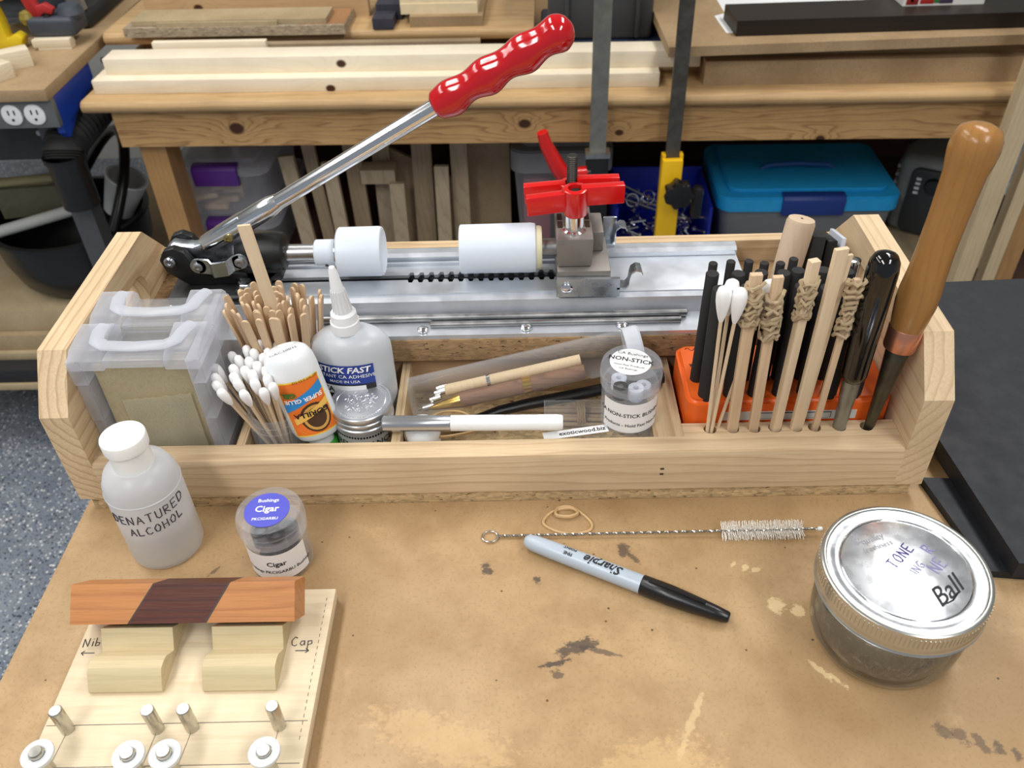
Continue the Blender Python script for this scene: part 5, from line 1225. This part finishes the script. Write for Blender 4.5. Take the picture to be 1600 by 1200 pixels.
# leaning scrap boards
m_scr = [wood('scrap_a', (196, 172, 136), (164, 138, 102), 'z', (.05, .1), .008), wood('scrap_b', (176, 150, 114), (146, 118, 84), 'z', (.1, .02), .009), mdf('scrap_c', (178, 154, 120), (158, 134, 100))]
for i, (x, w_, y, h, tl, k) in enumerate(((-.455, .030, .13, .235, -.16, 0), (-.415, .026, .15, .260, -.14, 1), (-.378, .028, .12, .225, -.10, 0), (-.345, .034, .17, .290, -.06, 1), (-.300, .036, .20, .27, .0, 0), (-.262, .030, .14, .17, .0, 0), (-.215, .040, .18, .29, .02, 1), (-.170, .028, .13, .21, .02, 0), (-.135, .034, .17, .30, .0, 0))):
    M = BM@Matrix.Translation((x, y, -.540))@Matrix.Rotation(tl*.6, 4, 'Y')@Matrix.Rotation(-.10, 4, 'X')
    bm = B(-w_/2, w_/2, -.006, .006, .001, h); bm.transform(M)
    tag(obj('scrap_board', bm, m_scr[k]), '%s narrow offcut board from the purple latch bins, leaning under the bench' % ORD[i], 'board', 'leaning offcut boards')
for i, (x0, x1, y, h, cut, lb) in enumerate(((-.30, -.13, .215, .22, .09, 'fibreboard offcut with a sloping corner leaning under the bench'), (-.125, -.035, .235, .31, 0, 'wide fibreboard panel leaning next to the whitish bin'))):
    M = BM@Matrix.Translation((0, y, -.540))@Matrix.Rotation(-.10, 4, 'X')
    bm = Pm([(x0, 0), (x1, 0), (x1, h-cut), (x0, h)], 'y', -.006, .006); bm.transform(M); tag(obj('offcut_panel', bm, m_scr[2]), lb, 'board')
o = bobj('notched_block', B(-.335, -.265, .16, .20, -.375, -.345), m_scr[0], 'square wood block perched on the leaning offcuts', 'block')
# grey shop radio / charger
t = thing('shop_radio', 'grey and black rugged shop radio standing on a board under the bench', 'radio', bp(.86, .24, -.516), rz=BA)
RM_ = BM@Matrix.Translation((.885, .25, 0))@Matrix.Rotation(-.50, 4, 'Z')@Matrix.Translation((-.885, -.25, 0))
m_rg = plain('radio_grey', (138, 142, 140), .5, var=.05); m_rd = plain('radio_dark', (52, 56, 58), .5)
obj('shell', B(.795, .985, .155, .34, -.516, -.345, bev=.022, seg=3), m_rg, t, pre=RM_)
obj('face', Pm(rrect(.822, .972, -.505, -.365, .015), 'y', .146, .160, bev=.002), m_rd, t, pre=RM_)
obj('dial', Lt([(.017, 0), (.017, .006), (.014, .010), (0, .010)], 24, (.868, .147, -.395), Matrix.Rotation(PI/2, 4, 'X')), m_black, t, pre=RM_)
for k in range(4): obj('indicator', B(.834, .843, .144, .147, -.388-k*.010, -.383-k*.010), m_white, t, pre=RM_)
for k in range(7): obj('vent_rib', B(.790, .799, .17, .33, -.49+k*.018, -.483+k*.018, bev=.001), m_rg, t, pre=RM_)
obj('top_handle', Tb([RM_@Vector(p) for p in ((.80, .25, -.36), (.80, .25, -.325), (.86, .25, -.312), (.95, .25, -.312), (.98, .25, -.33), (.98, .25, -.36))], .009, 10), m_rd, t)
bobj('radio_board', B(.755, 1.0, .090, .36, -.540, -.516), mdf('pale_mdf', (196, 176, 140), (176, 156, 120)), 'pale board under the shop radio on the bench shelf', 'board')

# ------------------------------------------------------------------ saw table at the left
t = thing('saw_table', 'saw stand with tan fibreboard top, outlet box and blue side plate', 'saw table', (-1.2, 1.8, FZ))
obj('top', B(-1.75, -.785, 1.402, 2.45, -.1000, -.0800, bev=.001), m_mdft, t)
m_outb = plain('outlet_grey', (112, 116, 116), .5, .3)
obj('outlet_box', B(-.935, -.787, 1.412, 1.426, -.1500, -.1005, bev=.001), m_outb, t)
for i, x in enumerate((-.8600, -.8210)):
    f = obj('outlet_face', Pm(rrect(x-.0168, x+.0168, -.1430, -.1085, .0150), 'y', 1.4085, 1.4125, bev=.0008), m_white, t)
    for dx, dz in ((-.004, -.121), (.0060, -.121)): obj('slot', B(x+dx-.0012, x+dx+.0012, 1.4078, 1.4088, dz-.004, dz+.004), m_ink, f)
    obj('slot', Cy((x, 1.4078, -.1335), (x, 1.4088, -.1335), .0024, 10), m_ink, f)
obj('outlet_screw', Cy((-.8405, 1.410, -.1260), (-.8405, 1.4125, -.1260), .003, 12), m_steel, t)
obj('blue_plate', Pm([(1.424, -.1005), (1.585, -.1005), (1.585, -.128), (1.560, -.140), (1.50, -.150), (1.436, -.178), (1.424, -.165)], 'x', -.800, -.788), plain('saw_blue', (24, 62, 158), .42), t)
obj('plate_bolt', Cy((-.788, 1.64, -.118), (-.784, 1.64, -.118), .006, 10), m_steel, t)
m_saw = plain('saw_dark_grey', (52, 54, 56), .5, .3, var=.1)
obj('frame_panel', B(-1.40, -.862, 1.50, 1.53, -.2480, -.1700), m_saw, t)
for z_ in (-.196, -.232): obj('frame_screw', Lt([(.006, 0), (.005, .003), (0, .004)], 12, (-.878, 1.50, z_), Matrix.Rotation(PI/2, 4, 'X')), m_steel, t)
for x0_, x1_ in ((-.875, -.820), (-1.60, -1.55)):
    for y_ in (1.46, 2.25):
        bm = Pm([(x0_+.02, -.17), (x0_+.06, -.17), (x0_+.060, FZ), (x0_+.020, FZ)], 'y', y_, y_+.006); prism(bm, [(x0_+.054, -.17), (x0_+.06, -.17), (x0_+.06, FZ), (x0_+.054, FZ)], 'y', y_+.006, y_+.04); obj('leg', bm, plain('galv_grey', (96, 98, 100), .5, .5) if 'galv_grey' not in bpy.data.materials else bpy.data.materials['galv_grey'], t)
# dust port and hose
t = thing('dust_hose', 'black ribbed dust hose ending in a smooth black pipe under the saw table', 'hose', (-.80, 1.43, -.33))
hx, hy = -.8160, 1.440
obj('pipe_end', Lt([(.0325, -.310), (.0325, -.225), (.0365, -.220), (.0365, -.212), (.033, -.212), (.029, -.22), (.029, -.310)], 36, (hx, hy, 0), closed=True), m_black, t)
pts = [(hx, hy, -.222), (hx, hy+.008, -.208), (hx+.002, hy+.030, -.198), (hx+.006, hy+.07, -.192), (hx+.010, hy+.12, -.188), (hx+.012, hy+.20, -.186)]
bm = bmesh.new(); P = []
for a_, b_ in zip(pts, pts[1:]):
    for k in range(10): P.append(Vector(a_).lerp(Vector(b_), k/10))
tube(bm, P, [.0330 if i % 3 else .0370 for i in range(len(P))], 20); obj('ribbed_hose', bm, m_blackmatt, t)
# black tub with contents
bcx, bcy = -.965, 1.640
t = thing('black_tub', 'round black tub full of scraps under the saw table', 'tub', (bcx, bcy, -.585))
obj('shell', Lt([(.105, -.585), (.135, -.555), (.152, -.50), (.158, -.44), (.163, -.438), (.163, -.432), (.152, -.432), (.146, -.50), (.128, -.55), (.10, -.575), (0, -.576)], 48, (bcx, bcy, 0)), plain('tub_black', (18, 19, 21), .3), t)
bm = Tb([(bcx+.150*math.cos(a), bcy+.150*math.sin(a), -.435+.14*math.sin((a+.6)/2.4*PI)) for a in [-.6+2.4*k/14 for k in range(15)]], .011, 10); obj('carry_handle', bm, m_black, t)
tag(obj('plastic_bar', Cy((-1.09, 1.545, -.430), (-.905, 1.585, -.395), .012, 14, ch=.004), plain('dull_white', (186, 188, 184), .5)), 'white plastic bar lying across the black tub', 'bar')
tag(obj('olive_panel', Pm([(-1.08, -.425), (-.90, -.408), (-.90, -.350), (-1.08, -.360)], 'y', 1.60, 1.612), plain('olive', (92, 90, 70), .6, var=.1)), 'olive panel propped inside the black tub', 'panel')
tag(obj('tan_batten', Cy((-1.085, 1.615, -.352), (-.905, 1.62, -.340), .010, 10), plain('tan_olive', (150, 142, 104), .6)), 'tan batten on top of the olive panel in the black tub', 'batten')
t = thing('white_mug', 'whitish plastic cup lying inside the black tub near the hose pipe', 'cup', (-.86, 1.66, -.42))
obj('cup', Lt([(.030, 0), (.040, .07), (.042, .085), (.036, .085), (.028, .004), (0, .004)], 24, (-.865, 1.655, -.440), Matrix.Rotation(.5, 4, 'Y')), plain('cup_white', (196, 198, 198), .5), t)
obj('cup_rim', Lt([(.0415, .083), (.0435, .085), (.0415, .087)], 24, (-.865, 1.655, -.440), Matrix.Rotation(.5, 4, 'Y'), closed=True), m_white, t)
# sheet stack below
m_st = [mdf('stack_ply', (206, 184, 144), (184, 160, 120)), mdf('stack_ply2', (196, 172, 132), (174, 150, 112)), plain('stack_black', (40, 40, 42), .7, var=.15)]
for i, (x1_, y0_, z0, z1, k, lb) in enumerate(((-.84, 1.50, -.640, -.586, 0, 'top plywood slab of the stack under the black tub'), (-.87, 1.485, -.680, -.641, 1, 'second plywood slab of the stack under the black tub'), (-.87, 1.475, -.700, -.681, 0, 'third thin plywood sheet of the stack under the black tub'),
                                  (-.90, 1.44, -.735, -.701, 2, 'black sheet in the stack under the plywood slabs'), (-.90, 1.435, -.752, -.736, 0, 'thin plywood sheet beneath the black sheet of the stack'))):
    tag(obj('stacked_sheet', B(-1.52, x1_, y0_, 2.1, z0, z1, bev=.001), m_st[k]), lb, 'board', 'stack under the saw table')
tag(obj('short_block', Pm([(1.40, -.700), (1.47, -.700), (1.47, -.650), (1.40, -.665)], 'x', -.935, -.86), m_st[1]), 'short wood block on the edge of the sheet stack', 'block') if False else None
t = thing('stack_trestle', 'dark steel trestle carrying the sheet stack under the saw table', 'trestle', (-1.25, 1.8, FZ))
for y_ in (1.56, 2.0): obj('beam', B(-1.52, -.92, y_, y_+.04, -.80, -.752), m_saw, t)
for x_ in (-1.50, -.98):
    for y_ in (1.56, 2.0): obj('trestle_leg', B(x_, x_+.04, y_, y_+.04, FZ, -.80), m_saw, t)
# clutter on the saw table
def blk(name, x, y, z, lx, ly, lz, rz, mat, label, cat, group=None, bev=.0006):
    bm = B(-lx/2, lx/2, -ly/2, ly/2, 0, lz, bev=bev); bm.transform(Matrix.Translation((x, y, z))@Matrix.Rotation(rz, 4, 'Z')); return tag(obj(name, bm, mat), label, cat, group)
m_wb = wood('white_pine_block', (238, 222, 188), (216, 194, 152), 'x', (.02, .1), .006)
blk('wood_block', -.900, 1.492, -.08, .110, .030, .030, .60, m_wb, 'pale wood block lying turned on the saw table before the yellow clamp', 'block', 'blocks on the saw table')
blk('wood_block', -.900, 1.425, -.08, .11, .028, .026, .95, m_wb, 'pale wood block at the front of the saw table top', 'block', 'blocks on the saw table')
blk('pale_lath', -.842, 1.600, -.08, .060, .022, .006, .03, m_wb, 'thin pale lath under the grey tool head on the saw table', 'lath', 'laths on the saw table')
blk('pale_lath', -.845, 1.600, -.074, .068, .024, .013, .03, m_wb, 'thicker pale lath under the grey tool head on the saw table', 'lath', 'laths on the saw table')
m_sg = plain('slate_grey_tool', (62, 68, 78), .5, var=.06)
t = thing('saw_guide', 'slate grey clamping guide with red lever on the saw table', 'clamp', (-.84, 1.66, -.061))
obj('body', B(-.885, -.800, 1.600, 1.665, -.061, -.028, bev=.008, seg=3), m_sg, t)
obj('nose', Lt([(.022, 0), (.024, .006), (.018, .02), (0, .024)], 20, (-.812, 1.632, -.034)), m_sg, t)
obj('lever', Pm([(-.878, -.026), (-.862, -.030), (-.850, -.022), (-.838, -.026), (-.832, -.016), (-.846, -.006), (-.860, -.010), (-.862, .030), (-.868, .042), (-.880, .030), (-.884, .0)], 'y', 1.612, 1.626, bev=.002), plain('dull_red', (176, 40, 42), .4), t)
obj('pivot', Cy((-.846, 1.606, -.030), (-.846, 1.632, -.030), .006, 12), m_darksteel, t)
t = thing('yellow_clamp', 'yellow metal clamp with dark red lever on the saw table', 'clamp', (-.94, 1.62, -.08))
m_y2 = plain('bright_yellow', (228, 198, 34), .45)
obj('frame', Pm([(-.985, -.079), (-.905, -.079), (-.897, -.060), (-.908, -.052), (-.925, -.060), (-.925, -.030), (-.930, .0), (-.905, .006), (-.905, .026), (-.975, .026), (-.975, .008), (-.950, .004), (-.952, -.045), (-.985, -.06)], 'y', 1.595, 1.622, bev=.003), m_y2, t)
obj('lever', Pm([(-.985, -.035), (-.940, -.042), (-.928, -.010), (-.912, .012), (-.918, .018), (-.940, -.005), (-.952, -.020), (-.985, -.012)], 'y', 1.585, 1.595, bev=.002), plain('dark_red', (150, 26, 40), .45), t)
obj('spring_ball', Lt([(0, -.014), (.010, -.01), (.014, 0), (.010, .01), (0, .014)], 16, (-.885, 1.615, -.030)), clear('amber', (226, 208, 130), .35, .1, (200, 180, 90)), t)
obj('clamp_rod', Cy((-.885, 1.615, -.044), (-.885, 1.615, -.079), .004, 10), m_steel, t)
t = thing('mitre_saw', 'slate grey saw base and fence at the back of the saw table', 'saw', (-.93, 1.80, -.08))
obj('base', B(-1.25, -.815, 1.70, 2.15, -.080, -.045, bev=.01), m_saw, t)
obj('fence', Pm([(-.845, -.045), (-.818, -.045), (-.835, .09), (-.865, .09)], 'y', 1.70, 1.715), plain('fence_grey', (150, 150, 148), .4, .6), t)
obj('head', Pm([(-.935, -.045), (-.850, -.045), (-.875, .16), (-.95, .16)], 'y', 1.722, 1.80, bev=.006), m_sg, t)
obj('motor', Cy((-1.10, 1.80, .02), (-.94, 1.80, .02), .055, 24, ch=.01), m_black, t)
obj('slide_plate', B(-1.15, -.90, 1.665, 1.70, -.080, -.055), m_steel, t)
